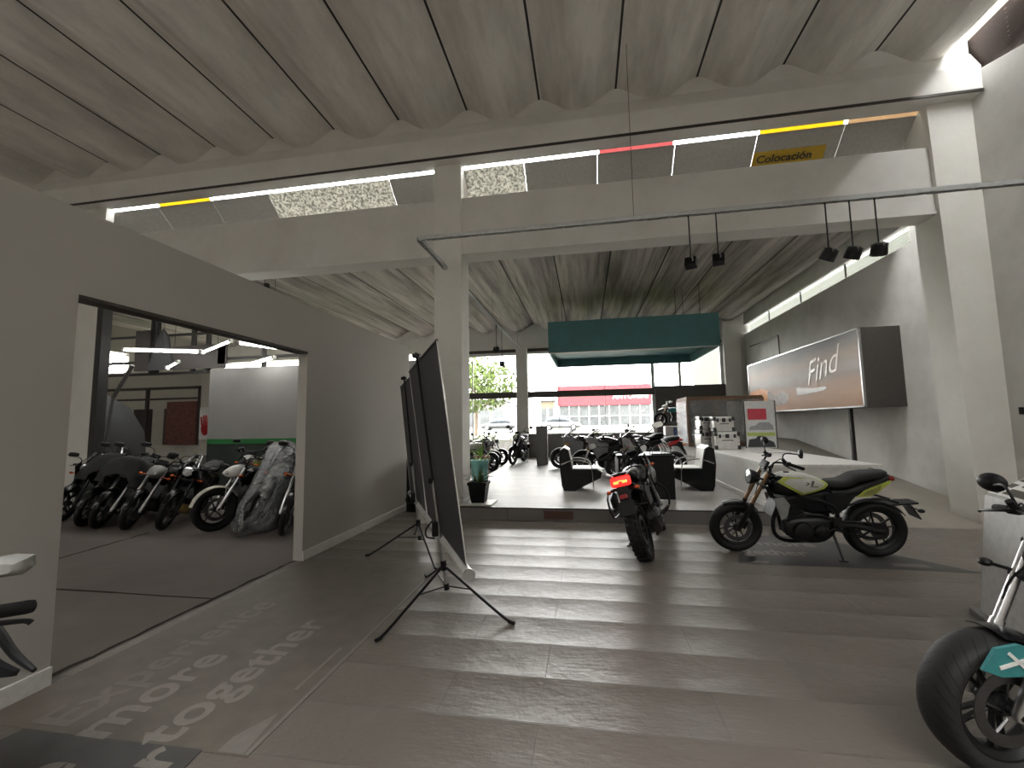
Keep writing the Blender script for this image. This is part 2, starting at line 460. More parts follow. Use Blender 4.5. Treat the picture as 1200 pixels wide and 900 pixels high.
def arc_guard(x, z, rad, a0, a1, hw, th=.004, n=14, crown=.02, taper=.8):
    """a mudguard: a strip bent round the wheel between angles a0..a1 (degrees, 0 = forward, 90 = up)"""
    rings = []
    for i in range(n + 1):
        t = i / n; a = math.radians(a0 + (a1 - a0) * t); hh = hw * (1 - (1 - taper) * abs(2 * t - 1) ** 2.5)
        sec = []
        for k in range(7):
            y = -hh + 2 * hh * k / 6; sec.append((rad - crown * (y / hw) ** 2, y))
        for k in range(6, -1, -1):
            y = -hh + 2 * hh * k / 6; sec.append((rad - th - crown * (y / hw) ** 2, y))
        rings.append([Vector((x + r * math.cos(a), y, z + r * math.sin(a))) for r, y in sec])
    return MB().loft(rings)
def bike(label, group=None, style='naked', loc=(0, 0, 0), rz=0, lean=.12, wb=1.43, rf=.30, rr=.31, wf=.11, wr=.14, rake=27, steer=0, scale=1,
         tank='black_gloss', panel=None, panel_in=None, fender='black_plastic', rim='black_metal', fork='black_metal', tube='copper', seat='seat_vinyl', frame='black_metal',
         fair='black_gloss', fair2=None, wire=False, knob=False, lit=False, tyre='tyre', mirrors=True, spokes=6, head='round', stand=True, fine=False, hbar=(.0, .0), case='engine_metal', cat='motorcycle', mir=(0, 0), mirs=1., mirm='black_plastic', guard=(28, 150), hands=True, tank_top=None, hoff=0):
    R_ = thing('motorcycle', label, cat, loc, rz, group, lean, scale)
    X = lambda d: wb / 2 - d
    af, ar = X(0), X(wb); rk = math.radians(rake)
    A = Vector((-math.sin(rk), 0, math.cos(rk)))
    S = Matrix.Translation((af, 0, rf)) @ Matrix.Rotation(math.radians(steer), 4, A) @ Matrix.Translation((-af, 0, -rf))
    fp = lambda z: Vector((af, 0, rf)) + A * ((z - rf) / math.cos(rk))          # on the fork line at height z
    off = Vector((-.055, 0, -.02))
    def P(mb, name, m, par=R_, st=False, ang=38, sides=False):
        if sides:
            return [P(h_, name, m, par, st, ang) for h_ in mb.halves()][0]
        if st: mb.xf(S)
        return mb.build(name, m, par, ang)
    zt = {'naked': .96, 'adv': 1.06, 'sport': .92, 'commuter': .96, 'dirt': 1.0, 'scooter': .95}[style]
    # wheels
    wheel('front_wheel', R_, af, rf, wf, tyre, rim, 18 if wire else spokes, wire, S, knob, 2 if style in ('sport',) else 1, fine)
    wheel('rear_wheel', R_, ar, rr, wr, tyre, rim, 18 if wire else spokes, wire, None, knob, -1, fine)
    # fork
    cl = MB()
    for y in (-.095, .095):
        a, b, c = fp(rf), fp(rf + .30), fp(zt)
        for q in (a, b, c): q.y = y
        fk = P(MB().tube([a + Vector((0, 0, -.02)), a, b], [.022, .028, .027], 12), 'fork_leg', fork, st=True)
        P(MB().tube([b, c], .0215, 12), 'fork_tube', tube, fk, True)
    for z in (zt - .17, zt - .02):
        c = fp(z); cl.box(c + Vector((-.025, 0, 0)), (.085, .24, .03), rotm(0, -rk), .012)
    cl.tube([fp(zt - .2) + off, fp(zt) + off], .026, 12)
    P(cl, 'triple_clamp', 'black_metal', st=True)
    P(MB().tube([fp(rf) - Vector((0, .125, 0)), fp(rf) + Vector((0, .125, 0))], .018, 10), 'axle', 'dark_metal', st=True)
    P(MB().box(fp(rf + .05) + Vector((-.045, .075, 0)), (.06, .045, .1), rotm(0, -rk), .012), 'brake_caliper', 'black_metal', st=True)
    # front mudguard
    if style in ('naked', 'sport', 'commuter', 'scooter'):
        g = arc_guard(af, rf, rf + .022, guard[0] if style != 'commuter' else 10, guard[1], wf * .5 + .012, .004, 14, .025)
        for y in (-1, 1):
            q = fp(rf + .17); g.tube([q + Vector((0, y * .075, 0)), Vector((af + (rf + .02) * math.cos(1.9), y * wf * .45, rf + (rf + .01) * math.sin(1.9)))], .006, 6)
    else:
        g = MB(); c = fp(rf + rf * .95 + (.12 if style == 'adv' else .16))
        rings = []
        for i in range(9):
            t = i / 8; x = c.x + .34 - .62 * t; z = c.z + .02 + .10 * math.sin(PI * (t * .75 + .1)) - .06 * (1 - t); hh = (.03 + .075 * math.sin(PI * min(1, t * .8 + .12)))
            rings.append([Vector((x, -hh, z - .012)), Vector((x, 0, z + .012)), Vector((x, hh, z - .012)), Vector((x, hh * .9, z - .018)), Vector((x, 0, z + .004)), Vector((x, -hh * .9, z - .018))])
        g.loft(rings)
        if style == 'adv': g.merge(arc_guard(af, rf, rf + .03, 40, 140, wf * .5 + .01))
    P(g, 'front_mudguard', fender, st=True)
    # headlight / nose
    hz = {'naked': .885, 'adv': 1.02, 'sport': .90, 'commuter': .90, 'dirt': .98, 'scooter': .92}[style]
    hp = fp(hz); hx = hp.x + .13 + hoff
    if head == 'round':
        rad = .085
        Mh = Matrix.Translation((hx, 0, hz)) @ Matrix.Rotation(-PI / 2, 4, 'Z') @ Matrix.Rotation(.12, 4, 'X')
        hb = MB().lathe([(0.02, -.11), (.055, -.09), (rad * .9, -.03), (rad, .0), (rad, .02), (rad * .9, .022)], Mh, 22, False)
        for y in (-1, 1): hb.tube([Vector((hx - .03, y * .082, hz)), Vector((hp.x, y * .1, hz - .01))], .012, 6)
        h = P(hb, 'headlight', 'black_plastic', st=True)
        ln = MB().lathe([(0, .034), (rad * .5, .031), (rad * .86, .022)], Mh, 22, False); P(ln, 'headlight_lens', 'lens', h, True)
    else:
        k = {'adv': 1.0, 'sport': 1.25, 'commuter': .85, 'dirt': .8, 'scooter': 1.1}.get(style, 1)
        hb = body([(hx - .16, hz - .09 * k, hz + .11 * k, .10 * k, 3), (hx - .06, hz - .13 * k, hz + .10 * k, .125 * k, 2.6), (hx + .03, hz - .12 * k, hz + .06 * k, .10 * k, 2.4), (hx + .10, hz - .08 * k, hz - .0, .05 * k, 2.2), (hx + .125, hz - .05 * k, hz - .035 * k, .015, 2)], 20)
        h = P(hb, 'nose_fairing', fair, st=True)
        ln = MB()
        for y in (-1, 1):
            ln.ball((hx + .075, y * .045 * k, hz - .03), (.035, .042 * k, .03), 12, rotm(0, .5, -y * .5))
        P(ln, 'headlight_lens', 'lens', h, True, sides=True)
    # instruments
    c = fp(zt + .05); P(MB().box((c.x + .03, 0, zt + .075), (.035, .15, .085), rotm(0, -.6), .014), 'instrument_panel', 'black_plastic', st=True)
    # handlebar
    c = fp(zt) + Vector((-.03, 0, 0)); up_ = {'naked': .09, 'adv': .14, 'sport': -.03, 'commuter': .11, 'dirt': .16, 'scooter': .1}[style] + hbar[1]
    bw = {'naked': .37, 'adv': .42, 'sport': .34, 'commuter': .35, 'dirt': .38, 'scooter': .34}[style]; bk = .14 + hbar[0]
    hz_ = zt + up_
    path = [(c.x - bk, -bw, hz_ - .01), (c.x - bk * .55, -bw * .62, hz_ + .012), (c.x - .02, -bw * .32, hz_ - .0), (c.x, -.09, zt + .045), (c.x, .09, zt + .045), (c.x - .02, bw * .32, hz_), (c.x - bk * .55, bw * .62, hz_ + .012), (c.x - bk, bw, hz_ - .01)]
    hb = MB().tube(path, .011, 10, 4)
    for y in (-.06, .06): hb.tube([(c.x, y, zt - .01), (c.x, y, zt + .06)], .017, 8)
    H = P(hb, 'handlebar', 'black_metal', st=True)
    gr, lv, sw = MB(), MB(), MB()
    for y in (-1, 1):
        e = Vector((c.x - bk, y * bw, hz_ - .01)); i = Vector((c.x - bk * .55, y * bw * .62, hz_ + .012)); d = (i - e)
        gr.tube([e - d * .10, e - d * .08, e, e + d * .85], [.012, .017, .0185, .0175], 12)
        b0 = e + d * .92; sw.box(b0, (.05, .055, .045), rotm(0, 0, -y * .35), .01)
        l0 = b0 + Vector((.05, 0, -.0)); l1 = e + Vector((.085, 0, -.012))
        lv.tube([b0, l0, (l0 + l1) / 2 + Vector((.012, 0, 0)), l1, l1 + (l1 - l0) * .12 + Vector((.0, 0, -.006))], [.007, .009, .0075, .0065, .008], 8, 3)
        sw.tube([b0 + Vector((.03, -y * .02, .02)), b0 + Vector((.05, -y * .02, .05))], .018, 8)
        gv = sw.tube([b0, b0 + Vector((.05, -y * .08, .04)), fp(zt - .05) + Vector((.04, y * .04, 0)), fp(.75) + Vector((.03, y * .09, 0)), fp(.5) + Vector((-.02, y * .08, 0))], .0045, 5, 4)
    P(gr, 'grip', 'rubber', H, True, sides=True); P(lv, 'lever', 'black_metal', H, True, sides=True); P(sw, 'switch_gear', 'black_plastic', H, True, sides=True)
    if style in ('adv', 'dirt') and hands:
        hg = MB()
        for y in (-1, 1):
            e = Vector((c.x - bk, y * (bw + .01), hz_ - .01)); 
            rings = []
            for t in range(7):
                u = t / 6; x = e.x + .02 + .12 * math.sin(PI * u * .62 + .1); yy = y * (bw + .02 - u * .22); w = .05 * (.55 + .6 * math.sin(PI * u))
                rings.append([Vector((x, yy, hz_ - w + .0)), Vector((x + .012, yy, hz_ + w * .2)), Vector((x - .005, yy, hz_ + w)), Vector((x - .010, yy, hz_ + w)), Vector((x + .004, yy, hz_ + w * .2)), Vector((x - .006, yy, hz_ - w))])
            hg.loft(rings)
        P(hg, 'hand_guard', fair if style == 'adv' else fender, H, True, sides=True)
    if mirrors:
        for y in (-1, 1):
            b0 = Vector((c.x - bk * .5, y * bw * .58, hz_ + .02)); mz = hz_ + (.20 if style == 'adv' else .16)
            mz += mir[1]; ms_ = mirs; mh = Vector((b0.x - .05, y * (bw + .05 + mir[0]), mz))
            ms = MB().tube([b0, b0 + Vector((.03, 0, .06)), b0 + Vector((.02, y * .04, .11)), mh + Vector((.02, -y * .03, -.01))], .0065, 7, 4)
            Q = rotm(0, 0, -y * .25)
            if style == 'naked':
                ms.lathe([(0, .024), (.03, .020), (.05, .008), (.056, -.004), (.053, -.012)], Matrix.Translation(mh) @ Q @ Matrix.Rotation(-PI / 2, 4, 'Z') @ Matrix.Diagonal((1.15, 1, .9, 1)), 22, False)
                g_ = MB().lathe([(.0, -.0125), (.051, -.0125)], Matrix.Translation(mh) @ Q @ Matrix.Rotation(-PI / 2, 4, 'Z') @ Matrix.Diagonal((1.15, 1, .9, 1)), 22, False)
            else:
                ms.loft([[Vector(mh) + Q @ Vector((xx, s_ * a_ * mirs, s_ * b_ * mirs)) for a_, b_ in ((-.075, -.02), (-.06, .035), (.02, .045), (.075, .035), (.08, -.005), (.05, -.035), (-.04, -.04))] for xx, s_ in ((.034, .45), (.02, .85), (.0, 1), (-.01, .98))])
                g_ = MB().add([Vector(mh) + Q @ Vector((-.0112, a_ * .9 * mirs, b_ * .9 * mirs)) for a_, b_ in ((-.075, -.02), (-.06, .035), (.02, .045), (.075, .035), (.08, -.005), (.05, -.035), (-.04, -.04))], [tuple(range(7))])
            m_ = P(ms, 'mirror', mirm, R_, True); P(g_, 'mirror_glass', 'mirror_glass', m_, True)
    # frame
    hd = fp(zt - .1) + off; fr = MB()
    for y in (-1, 1):
        fr.tube([hd + Vector((0, y * .03, 0)), (X(.62), y * .11, .70), (X(.98), y * .115, .58), (X(1.02), y * .10, .34)], .022, 9, 4)
        fr.tube([hd + Vector((0, y * .03, -.06)), (X(.46), y * .06, .52), (X(.52), y * .09, .24)], .016, 8, 3)
        fr.tube([(X(.95), y * .10, .66), (X(1.18), y * .10, .74), (X(wb + .06), y * .08, .80)], .014, 8, 3)
        fr.tube([(X(1.0), y * .10, .46), (X(1.2), y * .10, .70)], .012, 8)
    P(fr, 'frame', frame)
    # swingarm, shock, chain
    sa = MB()
    for y in (-1, 1):
        sa.tube([(X(.98), y * .09, .37), (X(1.15), y * .105, .37), (ar - .03, y * (wr / 2 + .045), rr)], [.03, .028, .022], 8)
        sa.box((ar, y * (wr / 2 + .045), rr), (.1, .02, .055), None, .008)
    s_ = P(sa, 'swingarm', 'black_metal')
    sh = MB().tube([(X(1.02), 0, .46), (X(1.12), 0, .68)], .02, 8)
    for k in range(7):
        t = k / 6; sh.lathe([(.038, -.008), (.046, -.004), (.046, .004), (.038, .008)], Matrix.Translation((X(1.03 + .085 * t), 0, .48 + .18 * t)) @ Matrix.Rotation(-.45, 4, 'Y') @ Matrix.Rotation(PI / 2, 4, 'X'), 12)
    P(sh, 'shock_absorber', 'dark_metal')
    yc = -(wr / 2 + .02)
    ch = MB().tube([(X(.96), -yc, .40), (ar, -yc, rr + .085), (ar - .085, -yc, rr), (ar, -yc, rr - .085), (X(.96), -yc, .32)], .008, 5, 3, True)
    ch.lathe([(.03, -yc - .004), (.085, -yc - .004), (.085, -yc + .004), (.03, -yc + .004)], Matrix.Translation((ar, 0, rr)), 20)
    P(ch, 'chain', 'dark_metal')
    # engine
    tz_ = {'naked': .93, 'adv': 1.0, 'sport': .95, 'commuter': .93, 'dirt': .90, 'scooter': .78}[style]
    en = body([(X(.50), .26, .38, .09, 4), (X(.58), .18, .44, .13, 4), (X(.75), .15, .46, .145, 4), (X(.90), .17, .45, .13, 4), (X(1.00), .24, .42, .09, 4)], 18, 2)
    Mc = Matrix.Translation((X(.60), 0, .52)) @ Matrix.Rotation(.35, 4, 'Y')
    for k in range(7): en.merge(MB().box((0, 0, -.09 + .03 * k), (.19 - .01 * abs(k - 3), .215, .014), None, .004, 1), Mc)
    en.merge(MB().box((0, 0, 0), (.15, .17, .24), None, .02), Mc); en.merge(MB().box((0, 0, .135), (.17, .2, .06), None, .02), Mc)
    en.tube([Mc @ Vector((-.05, 0, .06)), (X(.80), 0, .60), (X(.95), 0, .60)], [.03, .035, .07], 10)
    E_ = P(en, 'engine', case)
    for y, dx, r_ in ((1, .66, .105), (1, .84, .08), (-1, .70, .12)):
        ec = MB().lathe([(0, .045), (r_ * .6, .043), (r_ * .88, .03), (r_, .006), (r_, -.02)], Matrix.Translation((X(dx), y * .14, .30)) @ (Matrix.Rotation(0 if y > 0 else PI, 4, 'Z')), 22, False)
        for k in range(6):
            a = k * PI / 3; ec.ball((X(dx) + r_ * .93 * math.cos(a), y * .155, .30 + r_ * .93 * math.sin(a)), .009, 6)
        P(ec, 'engine_cover', 'grey_plastic' if case == 'engine_metal' else case, E_)
    if style != 'dirt':
        P(body([(X(.56), .56, tz_ - .22, .06, 3), (X(.66), .50, tz_ - .18, .10, 3), (X(.92), .46, tz_ - .18, .10, 3), (X(1.08), .52, .72, .07, 3)], 16, 2), 'airbox', 'black_plastic')
        rd = MB(); Mr = Matrix.Translation((X(.40), 0, .55)) @ Matrix.Rotation(-.35, 4, 'Y')
        rd.merge(MB().box((0, 0, 0), (.035, .26, .24), None, .008), Mr)
        for k in range(9): rd.merge(MB().box((.018, 0, -.1 + .025 * k), (.006, .24, .006)), Mr)
        P(rd, 'radiator', 'black_metal')
    # exhaust on the right
    ex = MB().tube([Mc @ Vector((.09, .03, .04)), (X(.42), -.02, .40), (X(.44), -.04, .20), (X(.60), -.06, .12), (X(.95), -.10, .15), (X(1.10), -.16, .24)], .022, 10, 5)
    e_ = P(ex, 'exhaust_pipe', 'dark_metal')
    mf = MB().tube([(X(1.08), -.165, .22), (X(1.14), -.175, .26), (X(1.42), -.185, .42), (X(1.5), -.185, .46)], [.03, .048, .055, .04], 16)
    P(mf, 'muffler', 'black_metal' if style != 'commuter' else 'chrome', e_)
    # tank
    tz = {'naked': .93, 'adv': 1.0, 'sport': .95, 'commuter': .93, 'dirt': .90, 'scooter': .80}[style]
    if style == 'scooter': tz = .78
    tsec = [(X(.36), tz - .20, tz - .10, .05, 2.4), (X(.42), tz - .24, tz - .03, .11, 2.6), (X(.55), tz - .26, tz, .15, 2.8), (X(.72), tz - .25, tz - .01, .155, 2.8), (X(.88), tz - .21, tz - .06, .115, 2.6), (X(.98), tz - .17, tz - .10, .06, 2.4)]
    tb = body(tsec, 22)
    T = P(tb, 'fuel_tank', tank)
    P(MB().lathe([(0, .014), (.03, .013), (.034, 0)], Matrix.Translation((X(.56), 0, tz + .0)) @ Matrix.Rotation(PI / 2, 4, 'X'), 18, False), 'fuel_cap', 'dark_metal', T)
    if panel:
        hexo = [(X(.42), tz - .085), (X(.49), tz - .028), (X(.70), tz - .022), (X(.88), tz - .055), (X(.96), tz - .11), (X(.90), tz - .155), (X(.66), tz - .225)]
        cx = sum(a for a, b in hexo) / 7; cz = sum(b for a, b in hexo) / 7
        tp_ = catmull([Vector(a[:3]) for a in tsec], 8); tq_ = catmull([Vector((a[3], a[4], 0)) for a in tsec], 8)
        def tank_y(x, z):
            for (p0, q0), (p1, q1) in zip(zip(tp_, tq_), zip(tp_[1:], tq_[1:])):
                if p1.x <= x <= p0.x:
                    t = (p0.x - x) / max(1e-6, p0.x - p1.x); p = p0.lerp(p1, t); q = q0.lerp(q1, t)
                    u = min(.985, abs(z - (p.y + p.z) / 2) / ((p.z - p.y) / 2)); return q.x * (1 - u ** q.y) ** (1 / q.y)
            return .06
        def side(y, k, o, inner=0.):
            pts = []
            for (a, b), (c_, d) in zip(hexo, hexo[1:] + hexo[:1]): pts += [(a + (c_ - a) * t / 5, b + (d - b) * t / 5) for t in range(5)]
            rings = []
            for kk in ((k, k * .9, k * .72, k * .5, k * .25, .01) if not inner else (k, (k + inner) / 2, inner)):
                r_ = [(cx + (a - cx) * kk, cz + (b - cz) * kk) for a, b in pts]
                rings.append([Vector((a, y * (tank_y(a, b) + o), b)) for a, b in r_])
            rings.insert(0, [Vector((v.x, v.y - y * (o + .012), v.z)) for v in rings[0]])
            return MB().loft(rings, cap=False)
        for y in (-1, 1):
            tp = P(side(y, 1.0, .007, .80), 'tank_panel', panel, T)
            if panel_in: 
                P(side(y, .82, .004), 'panel_inlay', panel_in, tp)
                q = MB()
                for a_, b_, l_, r_ in ((0, 0, .035, .6), (.0, .012, .03, -.5), (.012, -.008, .028, .2), (-.055, .0, .075, 1.35), (-.04, .0, .075, 1.35), (-.075, -.03, .06, .05)):
                    q.box((cx + a_, y * (tank_y(cx + a_, cz + b_) + .006), cz + b_), (l_, .004, .009), rotm(0, r_, 0))
                P(q, 'tank_emblem', 'grey_plastic', tp)
    if tank_top: P(body([(X(.44), tz - .10, tz - .02, .07, 3), (X(.55), tz - .09, tz + .006, .125, 3), (X(.72), tz - .09, tz - .004, .13, 3), (X(.86), tz - .11, tz - .05, .095, 3), (X(.92), tz - .12, tz - .075, .05, 2.6)], 20), 'tank_cover', tank_top, T)
    # side shrouds / fairings
    if style in ('naked', 'commuter'):
        sd = MB()
        for y in (-1, 1):
            sd.merge(MB().prism([(X(.37), .66), (X(.47), .68), (X(.53), .60), (X(.50), .47), (X(.44), .42), (X(.41), .52)], .022), Matrix.Translation((0, y * .145, 0)))
        P(sd, 'radiator_shroud', fair2 or 'grey_plastic', sides=True)
        scv = MB()
        for y in (-1, 1): scv.merge(MB().prism([(X(.90), .72), (X(1.18), .70), (X(1.10), .56), (X(1.0), .50), (X(.92), .56)], .03), Matrix.Translation((0, y * .115, 0)))
        P(scv, 'side_cover', tank if style == 'commuter' else 'black_plastic', sides=True)
    if style in ('adv', 'sport'):
        fa = MB()
        lo = .34 if style == 'sport' else .58
        for y in (-1, 1):
            pl = [(X(.05), hz + .03), (X(.18), hz + .07), (X(.48), tz - .06), (X(.66), tz - .16), (X(.62), lo + .16), (X(.50), lo), (X(.36), lo + .08), (X(.22), hz - .16)]
            n = len(pl); cx = sum(a for a, b in pl) / n; cz = sum(b for a, b in pl) / n
            fy = lambda x, z: y * (.10 + .10 * min(1, max(0, (X(.05) - x) / .35)))
            v = [(a, fy(a, b), b) for a, b in pl] + [(cx, fy(cx, cz) + y * .035, cz)] + [(a, fy(a, b) - y * .02, b) for a, b in pl]
            fa.add(v, [(i, (i + 1) % n, n) for i in range(n)] + [(i, n + 1 + i, n + 1 + (i + 1) % n, (i + 1) % n) for i in range(n)])
        P(fa, 'side_fairing', fair2 or fair, ang=60, sides=True)
        if style == 'sport':
            P(body([(X(.42), .22, .34, .12, 3), (X(.6), .13, .30, .16, 3), (X(.9), .12, .24, .13, 3), (X(1.0), .14, .2, .06, 3)], 16, 2), 'belly_pan', fair)
        ws = MB(); zz = hz + .08; rings = []
        hgt = .30 if style == 'adv' else .18; b0x = hx + .02
        for i in range(6):
            t = i / 5; x = b0x - .02 - (.16 if style == 'adv' else .24) * t; z = zz + hgt * t; w = .15 * (1 - .35 * t)
            rings.append([Vector((x - .10 * (k / 4 - 1) ** 2, w * (k / 4 - 1), z)) for k in range(9)])
        P(ws.loft(rings, closed=False), 'windscreen', 'screen_smoke', st=True)
    # seat and tail
    sz = {'naked': .0, 'adv': .03, 'sport': .02, 'commuter': -.0, 'dirt': .06, 'scooter': -.02}[style]
    st_ = body([(X(.90), .78 + sz, .845 + sz, .055, 2.6), (X(.98), .76 + sz, .86 + sz, .10, 2.8), (X(1.10), .77 + sz, .865 + sz, .135, 3), (X(1.17), .79 + sz, .90 + sz, .135, 3), (X(1.25), .83 + sz, .945 + sz, .12, 3), (X(1.45), .87 + sz, .965 + sz, .10, 3), (X(wb + .10), .895 + sz, .965 + sz, .07, 2.6), (X(wb + .13), .91 + sz, .945 + sz, .03, 2.4)], 20)
    P(st_, 'seat', seat)
    tl = body([(X(.98), .68 + sz, .76 + sz, .09, 3), (X(1.15), .66 + sz, .78 + sz, .11, 3), (X(1.32), .71 + sz, .84 + sz, .10, 3), (X(wb + .05), .80 + sz, .89 + sz, .08, 2.8), (X(wb + .14), .86 + sz, .92 + sz, .05, 2.6)], 18)
    TL = P(tl, 'tail_fairing', fair if style != 'naked' else 'black_plastic')
    if panel and panel_in:
        for y in (-1, 1):
            pl = [(X(1.22), .685), (X(1.30), .765), (X(1.47), .835), (X(1.555), .87), (X(1.54), .84), (X(1.42), .735), (X(1.34), .69)]
            P(MB().prism(pl, .02).xf(Matrix.Translation((0, y * .098, 0))), 'tail_panel', panel, TL)
            P(MB().prism([(1.0 * a, b) for a, b in [(X(1.27), .705), (X(1.32), .755), (X(1.46), .82), (X(1.43), .755), (X(1.36), .705)]], .024).xf(Matrix.Translation((0, y * .1, 0))), 'tail_inlay', 'lime_dull', TL)
    xt = X(wb + .155); zl = .875 + sz
    tlm = MB().box((xt, 0, zl), (.06, .235 if lit else .14, .115 if lit else .05), rotm(0, .25), .045 if lit else .02)
    tg = P(tlm, 'tail_light', 'tail_lit' if lit else 'tail_dim')
    if lit:
        P(MB().box((xt - .030, .05, zl - .005), (.012, .06, .03), rotm(0, .25), .005).box((xt - .030, -.05, zl - .005), (.012, .06, .03), rotm(0, .25), .005).box((xt - .030, 0, zl + .008), (.012, .05, .012), rotm(0, .25), .004), 'lamp_core', 'tail_core', tg)
    # rear mudguard and plate
    if style == 'naked':
        rg = arc_guard(ar, rr, rr + .022, 35, 152, wr * .5 + .006, .006, 14, .02, .9)
        rg.mirror_y() if False else None
        Rg = P(rg.xf(Matrix.Translation((2 * ar, 0, 0)) @ Matrix.Diagonal((-1, 1, 1, 1))) if False else arc_guard(ar, rr, rr + .024, 28, 148, wr * .5 + .006, .006, 16, .02, .95), 'rear_mudguard', 'black_plastic')
        hold = MB()
        a0 = math.radians(145); q = Vector((ar + (rr + .02) * math.cos(a0), 0, rr + (rr + .02) * math.sin(a0)))
        for y in (-1, 1): hold.tube([(X(1.05), y * .10, .56), (X(1.2), y * .11, .62), (X(wb), y * .10, rr + rr + .05), (X(wb + .2), y * .07, .62)], .012, 8, 4)
        hold.box((X(wb + .24), 0, .605), (.30, .17, .022), rotm(0, .1), .008); hold.box((X(wb + .36), 0, .52), (.016, .18, .17), rotm(0, .55), .005)
        for y in (-1, 1): hold.tube([(X(wb + .33), y * .06, .57), (X(wb + .34), y * .17, .57)], .008, 6); hold.ball((X(wb + .34), y * .19, .57), (.035, .028, .022), 10)
        P(hold, 'plate_holder', 'black_plastic')
    else:
        pz = .60 + sz; hold = MB()
        hold.prism([(X(1.30), .74 + sz), (X(wb + .10), .84 + sz), (X(wb + .17), .82 + sz), (X(wb + .24), pz - .02), (X(wb + .215), pz - .03), (X(wb + .10), .72 + sz)], .12)
        hold.box((X(wb + .245), 0, pz - .015), (.012, .19, .16), rotm(0, .35), .006)
        for y in (-1, 1):
            hold.tube([(X(wb + .12), y * .04, .79 + sz), (X(wb + .16), y * .15, .78 + sz)], .008, 6)
        hl = P(hold, 'plate_holder', 'black_plastic')
        ind = MB()
        for y in (-1, 1): ind.ball((X(wb + .165), y * .165, .78 + sz), (.03, .03, .022), 10)
        P(ind, 'turn_signal', 'orange_lens', hl, sides=True)
        if lit:
            P(MB().box((X(wb + .235), .0, .715 + sz), (.02, .085, .045), rotm(0, .3), .006), 'reflector', 'red_plastic', hl)
    fi = MB()
    for y in (-1, 1):
        q = fp(zt - .14); fi.tube([q + Vector((.02, y * .1, 0)), q + Vector((.03, y * .19, 0))], .008, 6); fi.ball(q + Vector((.03, y * .205, 0)), (.028, .03, .02), 10)
    P(fi, 'front_turn_signal', 'black_plastic' if style == 'naked' else 'orange_lens', st=True, sides=True)
    # pegs, stand
    pg = MB()
    for y in (-1, 1):
        pg.tube([(X(1.0), y * .12, .36), (X(1.0), y * .22, .35)], .014, 8); pg.tube([(X(1.0), y * .13, .36), (X(.86), y * .17, .28), (X(.80), y * .2, .30)], .009, 7, 2)
        pg.prism([(X(.97), .46), (X(1.05), .44), (X(1.06), .33), (X(.97), .31)], .014, Matrix.Translation((0, y * .125, 0)))
    P(pg, 'foot_peg', 'dark_metal', sides=True)
    if stand:
        L_ = lean; yf = .27; zf = yf * math.tan(L_) + .006      # foot on the ground once the machine leans
        P(MB().tube([(X(.98), .10, .26), (X(.99), .16, .16), (X(.985), yf, zf + .01)], [.015, .013, .011], 8).box((X(.985), yf + .005, zf + .005), (.08, .035, .012), rotm(-L_ * 0 + math.atan(math.tan(L_)), 0, 0), .004), 'side_stand', 'dark_metal')
    if style == 'adv':
        cb = MB()
        for y in (-1, 1):
            cb.tube([(X(.44), y * .08, .24), (X(.40), y * .26, .36), (X(.42), y * .29, .58), (X(.50), y * .17, .74)], .013, 8, 4)
            cb.tube([(X(.40), y * .26, .36), (X(.66), y * .27, .40), (X(.80), y * .13, .30)], .013, 8, 3)
        P(cb, 'crash_bar', 'black_metal', sides=True)
        rk_ = MB()
        for y in (-1, 1):
            rk_.tube([(X(1.18), y * .13, .86), (X(1.45), y * .135, .94), (X(wb + .12), y * .11, .975)], .012, 8, 3)
            rk_.tube([(X(1.1), y * .12, .52), (X(1.22), y * .215, .50), (X(1.50), y * .225, .52), (X(1.54), y * .22, .74), (X(1.30), y * .21, .80), (X(1.12), y * .14, .78)], .011, 8, 3)
            rk_.tube([(X(1.52), y * .225, .60), (X(1.56), y * .1, .62), (X(1.56), 0, .62)], .010, 8, 2)
        for y in (-1, 1): rk_.merge(MB().prism([(X(1.16), .56), (X(1.46), .56), (X(1.50), .72), (X(1.30), .78), (X(1.14), .74)], .012), Matrix.Translation((0, y * .2, 0)))
        rk_.box((X(wb + .02), 0, .985), (.20, .22, .012), None, .004)
        P(rk_, 'pannier_rack', 'black_metal')
        gb = MB()
        for y in (-1, 1): gb.tube([(X(1.22), y * .14, .90), (X(1.38), y * .165, .985), (X(1.52), y * .14, 1.0), (X(1.58), y * .08, .97)], [.014, .017, .017, .012], 8, 3)
        P(gb, 'grab_handle', 'silver', sides=True)
    return R_
# ------------------------------------------------------------------ the place
PER = 1.335; XB = -2.655                      # shells: bottoms at XB + k*PER
WALL = wallmat('plaster_white', (.42, .40, .365), (.31, .295, .265), .25, .8, .08, .7)
wallmat('plaster_old', (.75, .745, .72), (.44, .43, .40), .6, .9, .35, .9, (.5, (.30, .27, .22)))
wallmat('beam_paint', (.70, .69, .66), (.42, .40, .37), .35, .85, .25, 1.1)
wallmat('pillar_paint', (.72, .71, .67), (.48, .46, .41), .3, .85, .15, 1.6, (.25, (.36, .33, .28)))
shell_mat('shell_near', (.80, .78, .74), (.43, .415, .39), .7, XB, PER)
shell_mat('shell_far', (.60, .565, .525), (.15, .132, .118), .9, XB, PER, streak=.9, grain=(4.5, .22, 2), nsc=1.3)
floor_mat('floor_boards', (.138, .119, .101), (.106, .091, .078), 1.5, .40, .38, 1.3, (.3, .05))
floor_mat('stage_boards', (.20, .187, .172), (.155, .145, .135), 1.2, .24, .50, .2, (.2, .1))
wallmat('concrete_floor', (.104, .085, .074), (.060, .050, .044), .7, .75, .3, .9)
wallmat('ramp_concrete', (.24, .215, .182), (.16, .145, .125), .5, .8, .35, 1.4)
